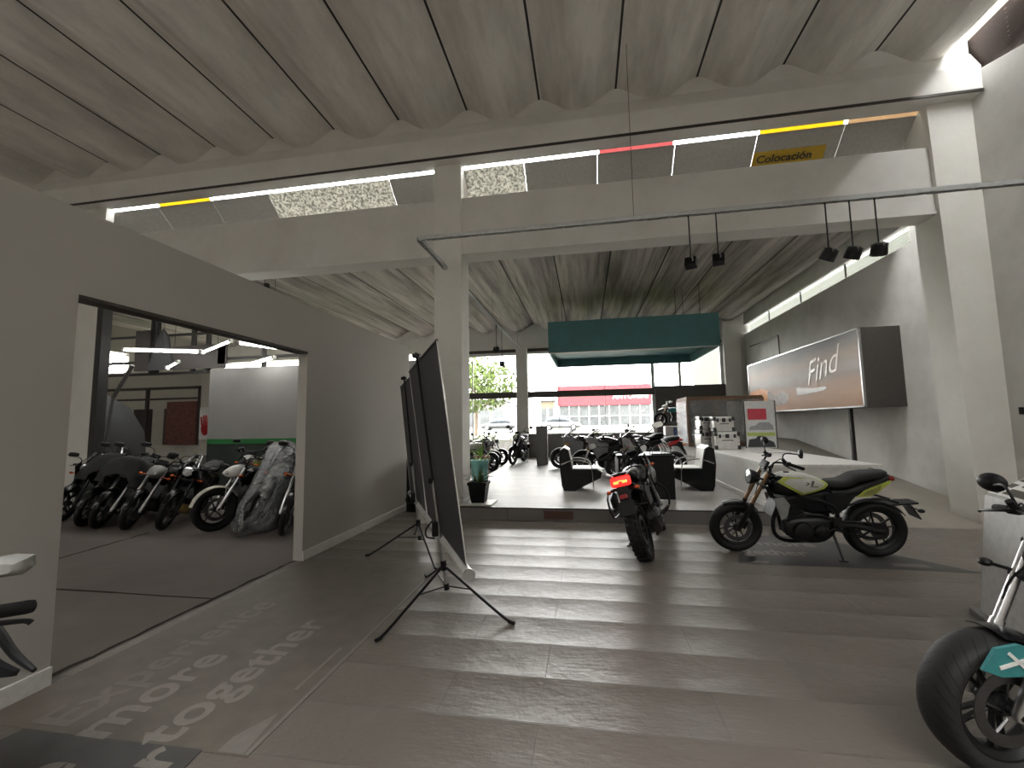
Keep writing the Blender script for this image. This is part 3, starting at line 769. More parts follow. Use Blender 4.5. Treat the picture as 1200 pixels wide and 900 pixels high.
wallmat('step_tile', (.20, .19, .18), (.13, .125, .12), .4, .55, .1, 2)
mat('baseboard_white', (.60, .59, .56), .5)
mat('frame_dark', (.035, .033, .032), .45, .3)
mat('frame_light', (.62, .62, .60), .45)
mat('frame_bronze', (.055, .048, .044), .4, .4)
mat('dark_panel', (.075, .066, .062), .55)
wallmat('grey_panel', (.30, .295, .29), (.22, .215, .21), .6, .6, .1, .9)
mat('green_band', (.012, .16, .035), .5)
mat('dark_green', (.02, .03, .024), .6)
mat('office_cream', (.58, .56, .50), .7)
mat('office_dark', (.05, .042, .04), .5)
mat('counter_white', (.60, .59, .56), .42)
mat('counter_top', (.66, .65, .63), .3)
mat('teal_board', (.058, .175, .185), .55, var=.1, scale=3)
translucent('panel_grey', (.30, .29, .27), .84, .1)
translucent('panel_lit', (.26, .255, .23), .25, .6)
translucent('film_yellow', (.36, .28, .04), .2)
translucent('film_pink', (.30, .13, .13), .25)
translucent('film_peach', (.24, .19, .135), .2)
mat('banner_yellow', (.50, .33, .03), .6)
mat('letter_dark', (.05, .045, .03), .6)
mat('letter_floor', (.185, .168, .148), .5)
mat('letter_floor_dim', (.142, .126, .108), .5)
mat('vinyl_strip', (.106, .090, .073), .5, var=.2, scale=6)
mat('vinyl_dark', (.052, .050, .049), .5, var=.2, scale=8)
mat('vinyl_light', (.16, .145, .128), .5)
mat('galvanized', (.46, .47, .47), .5, .25)
mat('grille_brown', (.10, .045, .035), .6)
thin_glass('glass', (.95, .95, .94), .04)
thin_glass('glass_dull', (.55, .55, .55), .15, .02)
mat('neighbour_wall', (.048, .052, .040), .9)

mat('louvre_brown', (.075, .055, .048), .6)
BASEY, BACK = -6.0, 17.0
# floors
struct('floor', MB().b2((-3.36, BASEY, -.12), (6.1, 7.0, 0)).b2((-3.36, 7.0, -.12), (-2.62, BACK, 0)), 'floor_boards')
gf = struct('floor_garage', MB().b2((-17.2, BASEY, -.12), (-3.36, BACK, 0)), 'concrete_floor')
jn = MB()
for a, b in (((-6.2, 3.0), (-6.55, 5.6)), ((-17, 3.52), (-3.37, 3.535)), ((-9.4, -2), (-9.6, 5.4)), ((-3.4, 2.25), (-3.4, 4.65))):
    pts = []
    for i in range(25):
        t = i / 24; pts.append(Vector((a[0] + (b[0] - a[0]) * t + random.uniform(-.012, .012), a[1] + (b[1] - a[1]) * t + random.uniform(-.012, .012), .0015)))
    d = Vector((-(b[1] - a[1]), b[0] - a[0], 0)).normalized()
    for p, q in zip(pts, pts[1:]):
        w = random.uniform(.011, .026); jn.add([p - d * w, p + d * w, q + d * w, q - d * w], [(0, 1, 2, 3)])
mat('joint_dark', (.030, .026, .023), .95, spec=.05)
struct('floor_joint', jn, 'joint_dark', gf)
stg = struct('floor_platform', MB().b2((-2.62, 6.95, 0), (2.72, BACK, .2)), 'stage_boards')
st = MB().b2((-2.10, 6.928, .0), (2.70, 6.95, .185))
struct('floor_platform_riser', st, 'step_tile', stg)
jt = MB()
for x in (-1.3, -.5, .3, 1.1, 1.9): jt.b2((x - .004, 6.925, .0), (x + .004, 6.929, .184))
jt.b2((-2.1, 6.92, .184), (2.7, 6.96, .203))
struct('floor_platform_edge', jt, 'frame_bronze', stg)
# ramp along the right wall
rp = MB(); prof = [(7.0, 0), (13.6, .955), (BACK, .97)]
v = []
for y, z in prof: v += [(4.0, y, z), (6.0, y, z), (4.0, y, -.1), (6.0, y, -.1)]
rp.add(v, [(0, 1, 5, 4), (4, 5, 9, 8), (0, 4, 6, 2), (4, 8, 10, 6), (1, 3, 7, 5), (5, 7, 11, 9), (0, 2, 3, 1), (8, 9, 11, 10)])
struct('floor_ramp', rp, 'ramp_concrete')
# partition wall on the left, with the opening into the garage
XL, TK, WT = -3.3, .12, 3.03
pw = MB().b2((XL - TK, BASEY, 0), (XL, 2.25, WT)).b2((XL - TK, 2.25, 2.45), (XL, 4.63, WT)).b2((XL - TK, 4.63, 0), (XL, 7.65, WT))
struct('wall_left', pw, 'plaster_white')
struct('baseboard_left', MB().b2((XL, BASEY, 0), (XL + .018, 2.252, .11), .004).b2((XL, 4.628, 0), (XL + .018, 7.66, .11), .004), 'baseboard_white')
struct('trim_1', MB().b2((XL - TK, 2.25, 2.425), (XL + .004, 4.63, 2.452)), 'frame_bronze')
# right wall with its two louvred slots
rw = MB()
rw.b2((5.9, BASEY, -.1), (6.12, BACK, 4.70)).b2((5.9, 7.7, 5.06), (6.12, BACK, 7.4)).b2((5.9, 7.7, 4.70), (6.12, 8.65, 5.06))
rw.b2((5.9, BASEY, 4.70), (6.12, 7.7, 5.0))
def quad_x(pts, x0, x1):
    n = len(pts); return MB().add([(x0, y, z) for y, z in pts] + [(x1, y, z) for y, z in pts], [tuple(range(n)), tuple(range(2 * n - 1, n - 1, -1))] + [(i, n + i, n + (i + 1) % n, (i + 1) % n) for i in range(n)])
rw.merge(quad_x([(7.42, 5.0), (7.7, 5.0), (7.7, 7.7), (7.42, 7.7)], 5.9, 6.12))
rw.merge(quad_x([(BASEY, 5.0), (7.42, 5.0), (7.42, 6.78), (2.5, 5.32), (BASEY, 5.32)], 5.9, 6.12))
struct('wall_right', rw, 'plaster_old')
for nm, y0, y1, z0, z1, nb, mm in (('window_1', 8.65, BACK, 4.70, 5.06, 8, 'frame_bronze'), ('window_2', BASEY, 7.42, 5.2, 7.26, 30, 'louvre_brown')):
    b = MB()
    for k in range(nb):
        z = z0 + (z1 - z0) * (k + .5) / nb
        b.box((5.98, (y0 + y1) / 2, z), (.012 if nm == 'window_1' else .105, y1 - y0, .010 if nm == 'window_1' else .012), rotm(0, .85 if nm == 'window_2' else 0, 0))
    y = y0
    while y < y1: b.b2((5.97, y, z0), (6.0, y + .03, z1)); y += 2.1
    struct(nm, b, mm)
# pillars
def pillar(nm, x0, x1, y0, y1, z0, z1, taper=0.):
    w = taper
    v = [(x0 + w, y0, z0), (x1, y0, z0), (x1, y1, z0), (x0 + w, y1, z0), (x0, y0, z1), (x1, y0, z1), (x1, y1, z1), (x0, y1, z1)]
    mb = MB().add(v, [(0, 1, 2, 3), (4, 5, 6, 7), (0, 1, 5, 4), (1, 2, 6, 5), (2, 3, 7, 6), (3, 0, 4, 7)])
    bm = None
    return struct(nm, mb, 'pillar_paint')
pillar('pillar', -2.635, -2.125, 7.2, 7.68, 0, 6.31)
pillar('pillar_right', 5.30, 5.92, 7.18, 7.68, -.05, 6.31, .10)
pillar('pillar_garage', -10.57, -10.0, 7.2, 7.36, 0, 6.31)
struct('trim_4', MB().b2((-10.0, 7.17, 0), (-9.86, 7.36, 5.2)), 'frame_dark')
struct('trim_2', MB().b2((-2.66, 7.17, .2), (-2.105, 7.70, .30), .006).b2((-2.66, 6.55, 0), (-2.40, 7.0, .2), .006), 'baseboard_white')
# beams
struct('beam', MB().b2((-17.2, 7.25, 4.60), (5.35, 7.66, 5.68), .02).b2((-17.2, 7.235, 4.60), (5.35, 7.25, 4.66)), 'beam_paint')
struct('beam_upper', MB().b2((-17.2, 6.98, 6.31), (5.92, 7.32, 6.72), .02).add([(-17.2, 7.0, 6.72), (5.92, 7.0, 6.72), (5.92, 7.14, 7.02), (-17.2, 7.14, 7.02), (-17.2, 7.32, 6.72), (5.92, 7.32, 6.72), (5.92, 7.32, 7.02), (-17.2, 7.32, 7.02)], [(0, 1, 2, 3), (4, 7, 6, 5), (3, 2, 6, 7), (0, 3, 7, 4), (1, 5, 6, 2)]).b2((-17.2, 7.16, 7.0), (5.92, 7.32, 7.55)), 'beam_paint')
struct('trim_3', MB().b2((-17.2, 6.972, 6.30), (5.92, 7.0, 6.335)), 'frame_bronze')
# the corrugated concrete shells
def shells(nm, x0, x1, y0, y1, zb, amp, m, ny=2):
    K = 30; xs = []; n0 = int((x0 - XB) / PER * K); n1 = int((x1 - XB) / PER * K)
    def zf(x):
        t = (x - XB) / PER; t = abs(t - round(t)) * 2          # 0 at the belly, 1 at the joint
        a = min(1, max(0, (t - .17) / .74)); return zb + amp * (.86 * a + .14 * (.5 - .5 * math.cos(PI * a)))
    xs = [x0] + [XB + PER * k / K for k in range(n0, n1 + 1) if x0 < XB + PER * k / K < x1] + [x1]
    r = []
    for y in (y0, y1):
        r.append([Vector((x, y, zf(x))) for x in xs] + [Vector((x, y, zb + amp + .14)) for x in reversed(xs)])
    mb = MB().loft(r)
    return struct(nm, mb, m, angle=14)
shells('ceiling', -17.2, 5.62, -2.2, 7.16, 7.0, .30, 'shell_near')
# glazed roof bay added unseen behind the camera to brighten the hall
gb_ = MB()
for x in (-17.2, -13.3, -9.3, -5.3, -1.3, 2.3, 5.7): gb_.b2((x - .05, BASEY, 7.1), (x + .05, -2.2, 7.25))
gb_.b2((-17.2, -2.3, 6.98), (5.9, -2.1, 7.4)).b2((-17.2, BASEY, 7.0), (5.9, -5.0, 7.3))
w7 = struct('added_roof_bay', gb_, 'frame_light')
struct('window_pane', MB().b2((-17.2, -5.0, 7.2), (5.9, -2.2, 7.207)), 'glass', w7)
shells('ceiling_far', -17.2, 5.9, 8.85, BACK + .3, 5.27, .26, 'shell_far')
w8 = struct('added_roof_strip', MB().b2((-17.2, 8.80, 5.2), (5.9, 8.88, 5.62)).b2((-17.2, 8.36, 5.36), (5.9, 8.42, 5.44)), 'frame_light')  # glazed strip hidden by the beam, added to brighten platform and right wall
struct('window_pane', MB().b2((-17.2, 8.40, 5.42), (5.9, 8.84, 5.427)), 'glass', w8)
# translucent sheets that close the step between the two roofs
X0 = -.98; PW = 1.32
def sheet(k, w0=0., w1=1., t0=0., t1=1.):
    """piece of sheet k: w across, t down the slope"""
    xa, xb = X0 + PW * (k + w0) + .003, X0 + PW * (k + w1) - .003
    f = lambda t: (7.40 + .98 * t, 6.27 - .86 * t)
    ya, za = f(t0); yb, zb = f(t1); n = Vector((0, .66, .75)) * .012
    p = [Vector((xa, ya, za)), Vector((xb, ya, za)), Vector((xb, yb, zb)), Vector((xa, yb, zb))]
    return MB().add(p + [q + n for q in p], [(0, 1, 2, 3), (7, 6, 5, 4), (0, 1, 5, 4), (1, 2, 6, 5), (2, 3, 7, 6), (3, 0, 4, 7)])
LAB = {-7: 'grey roof sheet furthest left above the beam', -6: 'grey roof sheet under the amber strip of light', -5: 'plain grey roof sheet just left of the two glowing sheets', -4: 'glowing white roof sheet, left one of the pair', -3: 'glowing white roof sheet, right one of the pair', -2: 'plain grey roof sheet just left of the central column', -1: 'glowing white roof sheet just right of the central column',
       0: 'plain grey roof sheet between glowing sheet and pink strip', 1: 'grey roof sheet under the pink strip of light', 2: 'plain grey roof sheet between pink and yellow strips', 3: 'roof sheet hung with a yellow lettered banner', 4: 'grey roof sheet nearest the right pillar'}
for k in range(-12, 5):
    litp = k in (-4, -3, -1)
    s = sheet(k, t0=-.022).build('roof_sheet', 'panel_lit' if litp else 'panel_grey')
    tag(s, LAB.get(k, 'grey roof sheet hidden beyond the partition wall'), 'roof sheet', 'sheets closing the roof step')
    if k in LAB or k > -8:
        fm = {1: 'film_pink', 3: 'film_yellow', -6: 'film_yellow', 4: 'film_peach'}.get(k)
        if fm:
            xa, xb = X0 + PW * k + .03, X0 + PW * (k + 1) - .03
            fl = MB().add([(xa, 7.33, 6.36), (xb, 7.33, 6.36), (xb, 7.405, 6.285), (xa, 7.405, 6.285), (xa, 7.34, 6.365), (xb, 7.34, 6.365), (xb, 7.41, 6.29), (xa, 7.41, 6.29)], [(0, 1, 2, 3), (7, 6, 5, 4), (0, 1, 5, 4), (1, 2, 6, 5), (2, 3, 7, 6), (3, 0, 4, 7)])
            fl.build('coloured_film', fm, s)
    if k == 3:
        n = Vector((0, -.66, -.75)) * .008
        b = sheet(k, .0, .86, .19, .46).xf(Matrix.Translation(n)).build('banner', 'banner_yellow', s)
        tx = text_mb('Colocación', .17, .003, 0, .004)
        yb, zb = 7.40 + .98 * .325, 6.27 - .86 * .325
        M = Matrix.Translation((X0 + PW * k + .05, yb - .018, zb - .018)) @ Matrix.Rotation(math.radians(90) + .72 - PI * 0, 4, 'X')
        # local y (letter up) runs up the sheet
        up = Vector((0, -.98, .86)).normalized(); rt = Vector((1, 0, 0)); nn = rt.cross(up)
        M = Matrix.Translation((X0 + PW * k + .06, yb - .018, zb - .018)) @ Matrix(((rt.x, up.x, nn.x, 0), (rt.y, up.y, nn.y, 0), (rt.z, up.z, nn.z, 0), (0, 0, 0, 1))) @ Matrix.Diagonal((1.12, 1.0, 1, 1))
        tx.xf(M).build('lettering', 'letter_dark', b, smooth=False)
# front facade
fz = MB().b2((-17.2, BACK, 4.55), (6.1, BACK + .4, 5.2), .01).b2((-17.2, BACK + .05, 5.2), (6.1, BACK + .4, 5.68))
struct('wall_front', fz.b2((-17.2, BACK, -.1), (-6.6, BACK + .3, 2.5)).b2((-17.2, BACK, 2.5), (-16.6, BACK + .3, 4.55)).b2((-11.9, BACK, 2.5), (-11.5, BACK + .3, 4.55)).b2((-7.0, BACK, 2.5), (-6.6, BACK + .3, 4.55)).b2((5.66, BACK, -.1), (6.1, BACK + .3, 4.6)), 'beam_paint')
pillar('pillar_front', -2.72, -2.27, 16.8, 17.3, 0, 4.56)
pillar('pillar_front_right', 5.10, 5.66, 16.8, 17.3, 0, 5.2)
struct('wall_front_sill', MB().b2((-2.27, 16.9, .2), (2.55, 17.1, 1.12), .01), 'step_tile')
struct('wall_front_panel', MB().b2((2.62, 16.9, .2), (5.12, 17.05, 2.83), .006).b2((2.55, 16.88, 2.78), (5.12, 17.06, 2.86)), 'dark_panel')
w = MB()
for x0, x1 in ((-6.6, -2.72), (-2.27, 5.1)): w.b2((x0, 17.04, 4.42), (x1, 17.12, 4.56))
w.b2((-6.6, 17.0, 2.55), (-2.72, 17.14, 2.80)).b2((-2.27, 17.0, 2.55), (2.6, 17.14, 2.80))
w3 = struct('window_3', w, 'frame_bronze')
w = MB().b2((2.50, 17.02, .3), (2.62, 17.12, 4.45)).b2((3.50, 17.02, 2.86), (3.60, 17.12, 4.45)).b2((-6.6, 17.04, 4.30), (-2.72, 17.1, 4.42)).b2((-2.27, 17.04, 4.32), (5.1, 17.1, 4.42)).b2((5.0, 17.02, 2.86), (5.1, 17.12, 4.45))
for x in (-1.05, .73): w.b2((x - .012, 17.05, 1.12), (x + .012, 17.09, 4.4))
w.b2((-4.6, 17.05, .1), (-4.56, 17.09, 4.4))
struct('window_frame', w, 'frame_light', w3)
for x0, x1, z0, z1 in ((-6.6, -4.6, .0, 4.4), (-4.56, -2.72, .0, 4.4), (-2.27, -1.06, 1.12, 4.4), (-1.04, .72, 1.12, 4.4), (.74, 2.5, 1.12, 4.4), (2.62, 3.5, 2.86, 4.4), (3.6, 5.0, 2.86, 4.4), (-16.6, -11.9, 2.5, 4.55), (-11.5, -7.0, 2.5, 4.55)):
    struct('window_pane', MB().b2((x0, 17.066, z0), (x1, 17.072, z1)), 'glass', w3)
# back of the hall, behind the camera: a wide glazed front to the yard
struct('wall_back', MB().b2((-17.2, BASEY - .2, -.1), (6.1, BASEY, 7.3)), 'plaster_white')
# far left side of the garage
sw = MB().b2((-17.2, BASEY, -.1), (-17.0, 12.35, 7.4)).b2((-17.2, 13.35, -.1), (-17.0, BACK, 7.4)).b2((-17.2, 12.35, -.1), (-17, 13.35, 3.50)).b2((-17.2, 12.35, 4.42), (-17, 13.35, 7.4))
struct('wall_garage', sw, 'plaster_white')
b = MB()
for k in range(6): b.box((-17.1, 12.85, 3.56 + .16 * k), (.10, 1.0, .02), rotm(0, .6, 0))
struct('window_5', b, 'frame_light')
# garage: grey partition with a green band
gp = struct('wall_panel', MB().b2((-9.04, 9.0, 1.29), (-3.42, 9.08, 2.99)), 'grey_panel')
struct('wall_panel_band', MB().b2((-9.04, 8.995, 1.17), (-3.42, 9.085, 1.29)), 'green_band', gp)
struct('wall_panel_base', MB().b2((-9.04, 9.0, 0), (-3.42, 9.08, 1.17)), 'dark_green', gp)
# office front behind it
oy = 11.5
of = MB().b2((-17, oy, 2.85), (-8.2, oy + .1, 3.40)).b2((-11.85, oy, 0), (-8.2, oy + .1, 2.85)).b2((-17, oy + .02, 0), (-11.85, oy + .1, 1.05)).b2((-17, oy + 1.1, 0), (-8.2, oy + 1.2, 3.4))
wo = struct('wall_office', of, 'office_cream')
fr = MB().b2((-17, oy - .03, 2.80), (-11.85, oy + .05, 2.88)).b2((-17, oy - .03, 2.47), (-11.85, oy + .05, 2.53)).b2((-13.88, oy - .03, 1.05), (-13.80, oy + .05, 2.88)).b2((-11.93, oy - .03, 1.05), (-11.85, oy + .05, 2.88))
struct('window_6', fr, 'office_dark')
dd = MB()
for x0, x1 in ((-15.6, -14.9), (-14.35, -13.3)): dd.b2((x0, oy + 1.02, .0), (x1, oy + 1.1, 2.25), .01)
struct('door_1', dd, 'office_dark')
# ------------------------------------------------------------------ outdoors
mat('grass_green', (.05, .06, .018), .95, var=.3, scale=3)
mat('asphalt', (.06, .059, .057), .9); mat('pavement', (.10, .098, .094), .9)
mat('sign_red', (.13, .007, .014), .7); mat('sign_white', (.9, .9, .9), .5)
mat('glass_front', (.035, .04, .042), .3, var=.5, scale=1.2); mat('building_pale', (.10, .097, .092), .8)
mat('building_cream', (.11, .085, .055), .8); mat('building_grey', (.06, .062, .065), .8)
mat('leaf_green', (.06, .092, .014), .8, var=.4, scale=3); mat('bark', (.16, .12, .09), .9)
mat('car_white', (.16, .163, .166), .35, coat=.1); mat('car_grey', (.06, .063, .068), .35, coat=.1); mat('car_window', (.05, .06, .07), .1)
mat('paving_light', (.55, .53, .50), .9)
GZ = .70
struct('ground', MB().b2((-60, 20.9, GZ - .8), (60, 140, GZ - .02)), 'pavement')
struct('ground_yard', MB().b2((-40, -40, -.3), (40, -6.2, -.05)), 'paving_light')
struct('road', MB().b2((-60, 38, GZ - .02), (60, 62, GZ)), 'asphalt')
mat('lawn_far', (.05, .06, .018), .95)
struct('lawn', MB().b2((-30, 21, GZ - .02), (40, 35, GZ + .02)).b2((-40, 63, GZ - .02), (60, 70, GZ + .02)), 'grass_green')

struct('terrace', MB().b2((-30, 17.4, -.1), (12, 20.9, .18)), 'paving_light')
struct('wall_neighbour', MB().b2((9.5, -12, 0), (9.7, 40, 11.5)), 'neighbour_wall')
# showroom across the road
b = thing('showroom_building', 'glazed showroom across the road under a long red fascia sign', 'building', (3, 75, GZ))
MB().b2((-7.6, .3, .2), (7.6, .5, 3.7)).build('glass_front', 'glass_front', b)
fr = MB()
for k in range(10): fr.b2((-7.7 + 1.7 * k, .1, 0), (-7.55 + 1.7 * k, .35, 3.7))
fr.b2((-7.7, .1, 1.75), (7.7, .3, 1.86)).b2((-7.7, .1, 0), (7.7, .35, .2))
fr.build('window_frame', 'frame_light', b)
MB().b2((-7.6, .5, 0), (7.6, 8, 6.5)).build('wall', 'building_grey', b)
fs = MB().b2((-7.9, -.3, 3.65), (7.95, .5, 7.1)).build('fascia_sign', 'sign_red', b)
text_mb('ANTONINI', 1.15, .05, 0, .015, 1.05).xf(Matrix.Translation((1.5, -.36, 4.72)) @ Matrix.Rotation(PI / 2, 4, 'X')).build('lettering', 'sign_white', fs, smooth=False)
def block(label, x, y, w, h, m, sign=None):
    b = thing('roadside_building', label, 'building', (x, y, GZ))
    MB().b2((-w / 2, .2, 0), (w / 2, 6, h)).build('wall', m, b)
    g = MB(); n = max(2, int(w / 2.2)); f = MB()
    for k in range(n):
        x0 = -w / 2 + w * (k + .12) / n; x1 = -w / 2 + w * (k + .88) / n
        g.b2((x0, .1, .5), (x1, .22, h * .72)); f.b2((x0 - .1, .05, .4), (x0, .25, h * .76)); f.b2((x1, .05, .4), (x1 + .1, .25, h * .76))
    g.build('window', 'glass_front', b); f.build('window_frame', 'frame_light', b)
    MB().b2((-w / 2 - .2, -.2, h), (w / 2 + .2, 6.2, h + .3)).build('roof', 'building_grey', b)
    if sign: MB().b2((-w / 2 - .1, -.1, sign[0]), (-w / 2 + sign[2], .15, sign[1])).build('red_sign', 'sign_red', b)
block('low pale shop with red panel left of the tree across the road', -18.5, 72, 9.5, 4.6, 'building_pale', (.6, 3.4, 2.2))
block('narrow cream building left of the red fascia showroom', -8.2, 92, 3.0, 5.4, 'building_cream')
block('small pale kiosk behind the white car', -14.5, 96, 2.4, 4.6, 'building_pale')
def tree(label, x, y, h, r, seed):
    rnd = random.Random(seed)
    t = thing('street_tree', label, 'tree', (x, y, GZ))
    tk = MB().tube([(0, 0, 0), (.05, 0, h * .3), (-.03, .05, h * .55), (0, 0, h * .9)], [.14, .11, .08, .03], 8, 3)
    for k in range(7):
        a = k * 2.4; tk.tube([(0, 0, h * (.32 + .06 * k)), (r * .5 * math.cos(a), r * .5 * math.sin(a), h * (.45 + .06 * k)), (r * .8 * math.cos(a), r * .8 * math.sin(a), h * (.52 + .06 * k))], [.05, .03, .01], 5)
    tk.build('trunk', 'bark', t)
    lf = MB()
    for k in range(4200):
        u = rnd.random() ** .45; a = rnd.random() * 2 * PI; cz = rnd.uniform(-1, 1); s = math.sqrt(1 - cz * cz)
        p = Vector((r * u * s * math.cos(a), r * u * s * math.sin(a), h * .64 + h * .36 * u * cz))
        if noise.noise(p * 1.5 + Vector((seed, 0, 0))) < -.12: continue
        q = Matrix.Translation(p) @ rotm(rnd.uniform(0, 6), rnd.uniform(0, 6), rnd.uniform(0, 6)); z = rnd.uniform(.10, .22)
        lf.add([(-z, 0, 0), (0, z * .5, .02), (z, 0, 0), (0, -z * .5, .02)], [(0, 1, 2), (0, 2, 3)], q)
    lf.build('foliage', 'leaf_green', t, smooth=False, norm=False)
tree('leafy green street tree seen through the left window bay', -7.6, 29, 5.6, 2.9, 3)
def car(label, x, y, m, rz=0):
    c = thing('parked_car', label, 'car', (x, y, GZ), rz, 'cars passing on the road')
    secs = [(-2.1, .38, .62, .62, 3), (-1.95, .28, .86, .80, 3.4), (-1.2, .25, .93, .86, 3.6), (0, .24, .92, .87, 3.6), (1.1, .25, .90, .86, 3.6), (1.85, .28, .78, .80, 3.2), (2.1, .36, .60, .60, 3)]
    bd = body(secs, 24).build('bodywork', m, c)
    body([(-1.75, .84, .94, .66, 3.5), (-1.25, .86, 1.36, .66, 3.5), (-.4, .86, 1.47, .66, 3.5), (.3, .86, 1.43, .66, 3.5), (1.0, .86, 1.02, .68, 3.5), (1.15, .84, .92, .66, 3)], 20).build('cabin_glass', 'car_window', c)
    rf = body([(-1.2, 1.33, 1.42, .58, 3), (-.4, 1.42, 1.50, .60, 3), (.3, 1.38, 1.46, .60, 3), (.5, 1.3, 1.38, .58, 3)], 16)
    for yy in (-.66, .66): rf.tube([(-.15, yy, .9), (-.15, yy * .93, 1.44)], .035, 5)
    rf.build('roof_panel', m, bd)
    for xx in (-1.32, 1.30):
        for yy in (-.78, .78):
            w = MB().lathe([(.2, -.1), (.29, -.1), (.32, -.06), (.32, .06), (.29, .1), (.2, .1)], Matrix.Translation((xx, yy, .32)), 20).build('wheel', 'rubber', c)
            MB().lathe([(0, .085), (.06, .09), (.19, .07), (.21, .1), (.21, -.1), (.19, -.07), (0, -.085)], Matrix.Translation((xx, yy, .32)), 14, False).build('hubcap', 'silver', w)
    MB().box((2.03, .5, .62), (.1, .3, .1), None, .03).box((2.03, -.5, .62), (.1, .3, .1), None, .03).build('headlamp', 'lens', c)
car('white car on the road in front of the red fascia showroom', -2.7, 47, 'car_white')
car('silver grey car on the road behind the tree', -10.7, 52, 'car_grey', PI)
# ------------------------------------------------------------------ indoors
# flat projection screens on tripods, seen from behind
mat('screen_black', (.05, .05, .054), .6); mat('tube_white', (.62, .62, .60), .35)
thin_glass('x_unused', (1, 1, 1))
def screen(label, px, py, u, z0, z1, half0, half1, tilt, legs, loc_z=0):
    """u: unit direction along the screen towards its near end; legs: feet on the floor"""
    s = thing('projection_screen', label, 'projection screen', (px, py, 0), 0, 'tripod projection screens')
    u = Vector((u[0], u[1], 0)).normalized(); n = Vector((u.y, -u.x, 0))
    if n.dot(Vector((-px, -py, 0))) < 0: n = -n                      # towards the open floor
    L = lambda a, h, o=0: u * a + Vector((0, 0, h)) + n * (math.tan(tilt) * h) + n * o
    po = MB().tube([L(0, .10), L(0, 1.05)], .016, 12); po.build('lower_pole', 'brushed', s)
    up = MB().tube([L(0, .95), L(0, z1 + .06)], .0115, 10)
    up.build('upper_pole', 'black_metal', s)
    ca = MB().box(L(0, z0 + .10, .035), (.045, .055, .13), Matrix.Rotation(math.atan2(u.y, u.x), 4, 'Z'), .012)
    MB().box(L(0, z0 + .52, .015), (.04, .04, .05), None, .01).build('pole_clamp', 'black_plastic', s)
    MB().box(L(0, z1 + .03), (.07, .06, .04), None, .01).build('top_hook', 'black_plastic', s)
    ca.tube([L(0, z0 + .17, .05), L(.05, z0 + .11, .12), L(.05, z0 + .05, .12), L(0, z0 + .02, .05)], .008, 6, 3)
    ca.build('carrying_handle', 'black_plastic', s)
    fab = MB(); o = -.03
    p = [L(half1, z0 + .02, o), L(-half0, z0 + .02, o), L(-half0, z1, o), L(half1, z1, o)]
    fab.add(p + [q - n * .004 for q in p], [(0, 1, 2, 3), (7, 6, 5, 4), (0, 1, 5, 4), (1, 2, 6, 5), (2, 3, 7, 6), (3, 0, 4, 7)])
    F = fab.build('screen_fabric', 'screen_black', s)
    q_ = [L(half1 - .04, z0 + .06, o - .0045), L(-half0 + .04, z0 + .06, o - .0045), L(-half0 + .04, z1 - .05, o - .0045), L(half1 - .04, z1 - .05, o - .0045)]
    MB().add(q_ + [v - n * .001 for v in q_], [(0, 1, 2, 3), (7, 6, 5, 4), (0, 1, 5, 4), (1, 2, 6, 5), (2, 3, 7, 6), (3, 0, 4, 7)]).build('white_surface', 'tube_white', F)
    for a in (half1, -half0): MB().tube([L(a, z0 + .02, o), L(a, z1, o)], .005, 5).build('fabric_border', 'tube_white', F)
    MB().tube([L(half1, z1, o), L(-half0, z1, o)], .011, 8).build('top_rail', 'black_metal', s)
    T = MB().tube([L(half1 + .03, z0, o), L(-half0 - .03, z0, o)], .036, 18).build('roller_case', 'tube_white', s)
    MB().tube([L(half1 + .03, z0, o), L(half1 + .05, z0, o)], .041, 20).build('end_cap', 'brushed', T)
    MB().tube([L(-half0 - .03, z0, o), L(-half0 - .05, z0, o)], .041, 20).build('end_cap', 'brushed', T)
    hub = L(0, .31)
    hb = MB().tube([L(0, .27), L(0, .35)], .027, 12); hb.build('hub', 'black_plastic', s); MB().tube([L(0, .10), L(0, .15)], .024, 10).build('lower_collar', 'black_plastic', s)
    for fx, fy in legs:
        f = Vector((fx - px, fy - py, .012)); m = hub + (f - hub) * .8; m2 = f + (f - hub).normalized() * 0
        lg = MB().tube([hub, m + Vector((0, 0, -.01)), f], [.011, .011, .012], 8, 3)
        lb = L(0, .13); q = hub + (f - hub) * .46
        lg.tube([lb, q], .006, 6)
        e = (f - hub); e.z = 0; e.normalize(); lg.tube([f - e * .02, f + e * .035], .014, 8)
        lg.build('leg', 'black_metal', s)
screen('near tripod screen with black back and bright roller tube end', -1.25, 3.77, (.485, -.875), .53, 2.14, .97, .92, .13, ((-1.53, 3.04), (-.63, 3.42), (-1.66, 4.30)))
screen('second tripod screen, half hidden behind the near one', -2.12, 5.30, (.485, -.875), .53, 2.12, 1.0, .70, .10, ((-2.62, 4.90), (-1.66, 4.56), (-2.45, 5.9)))
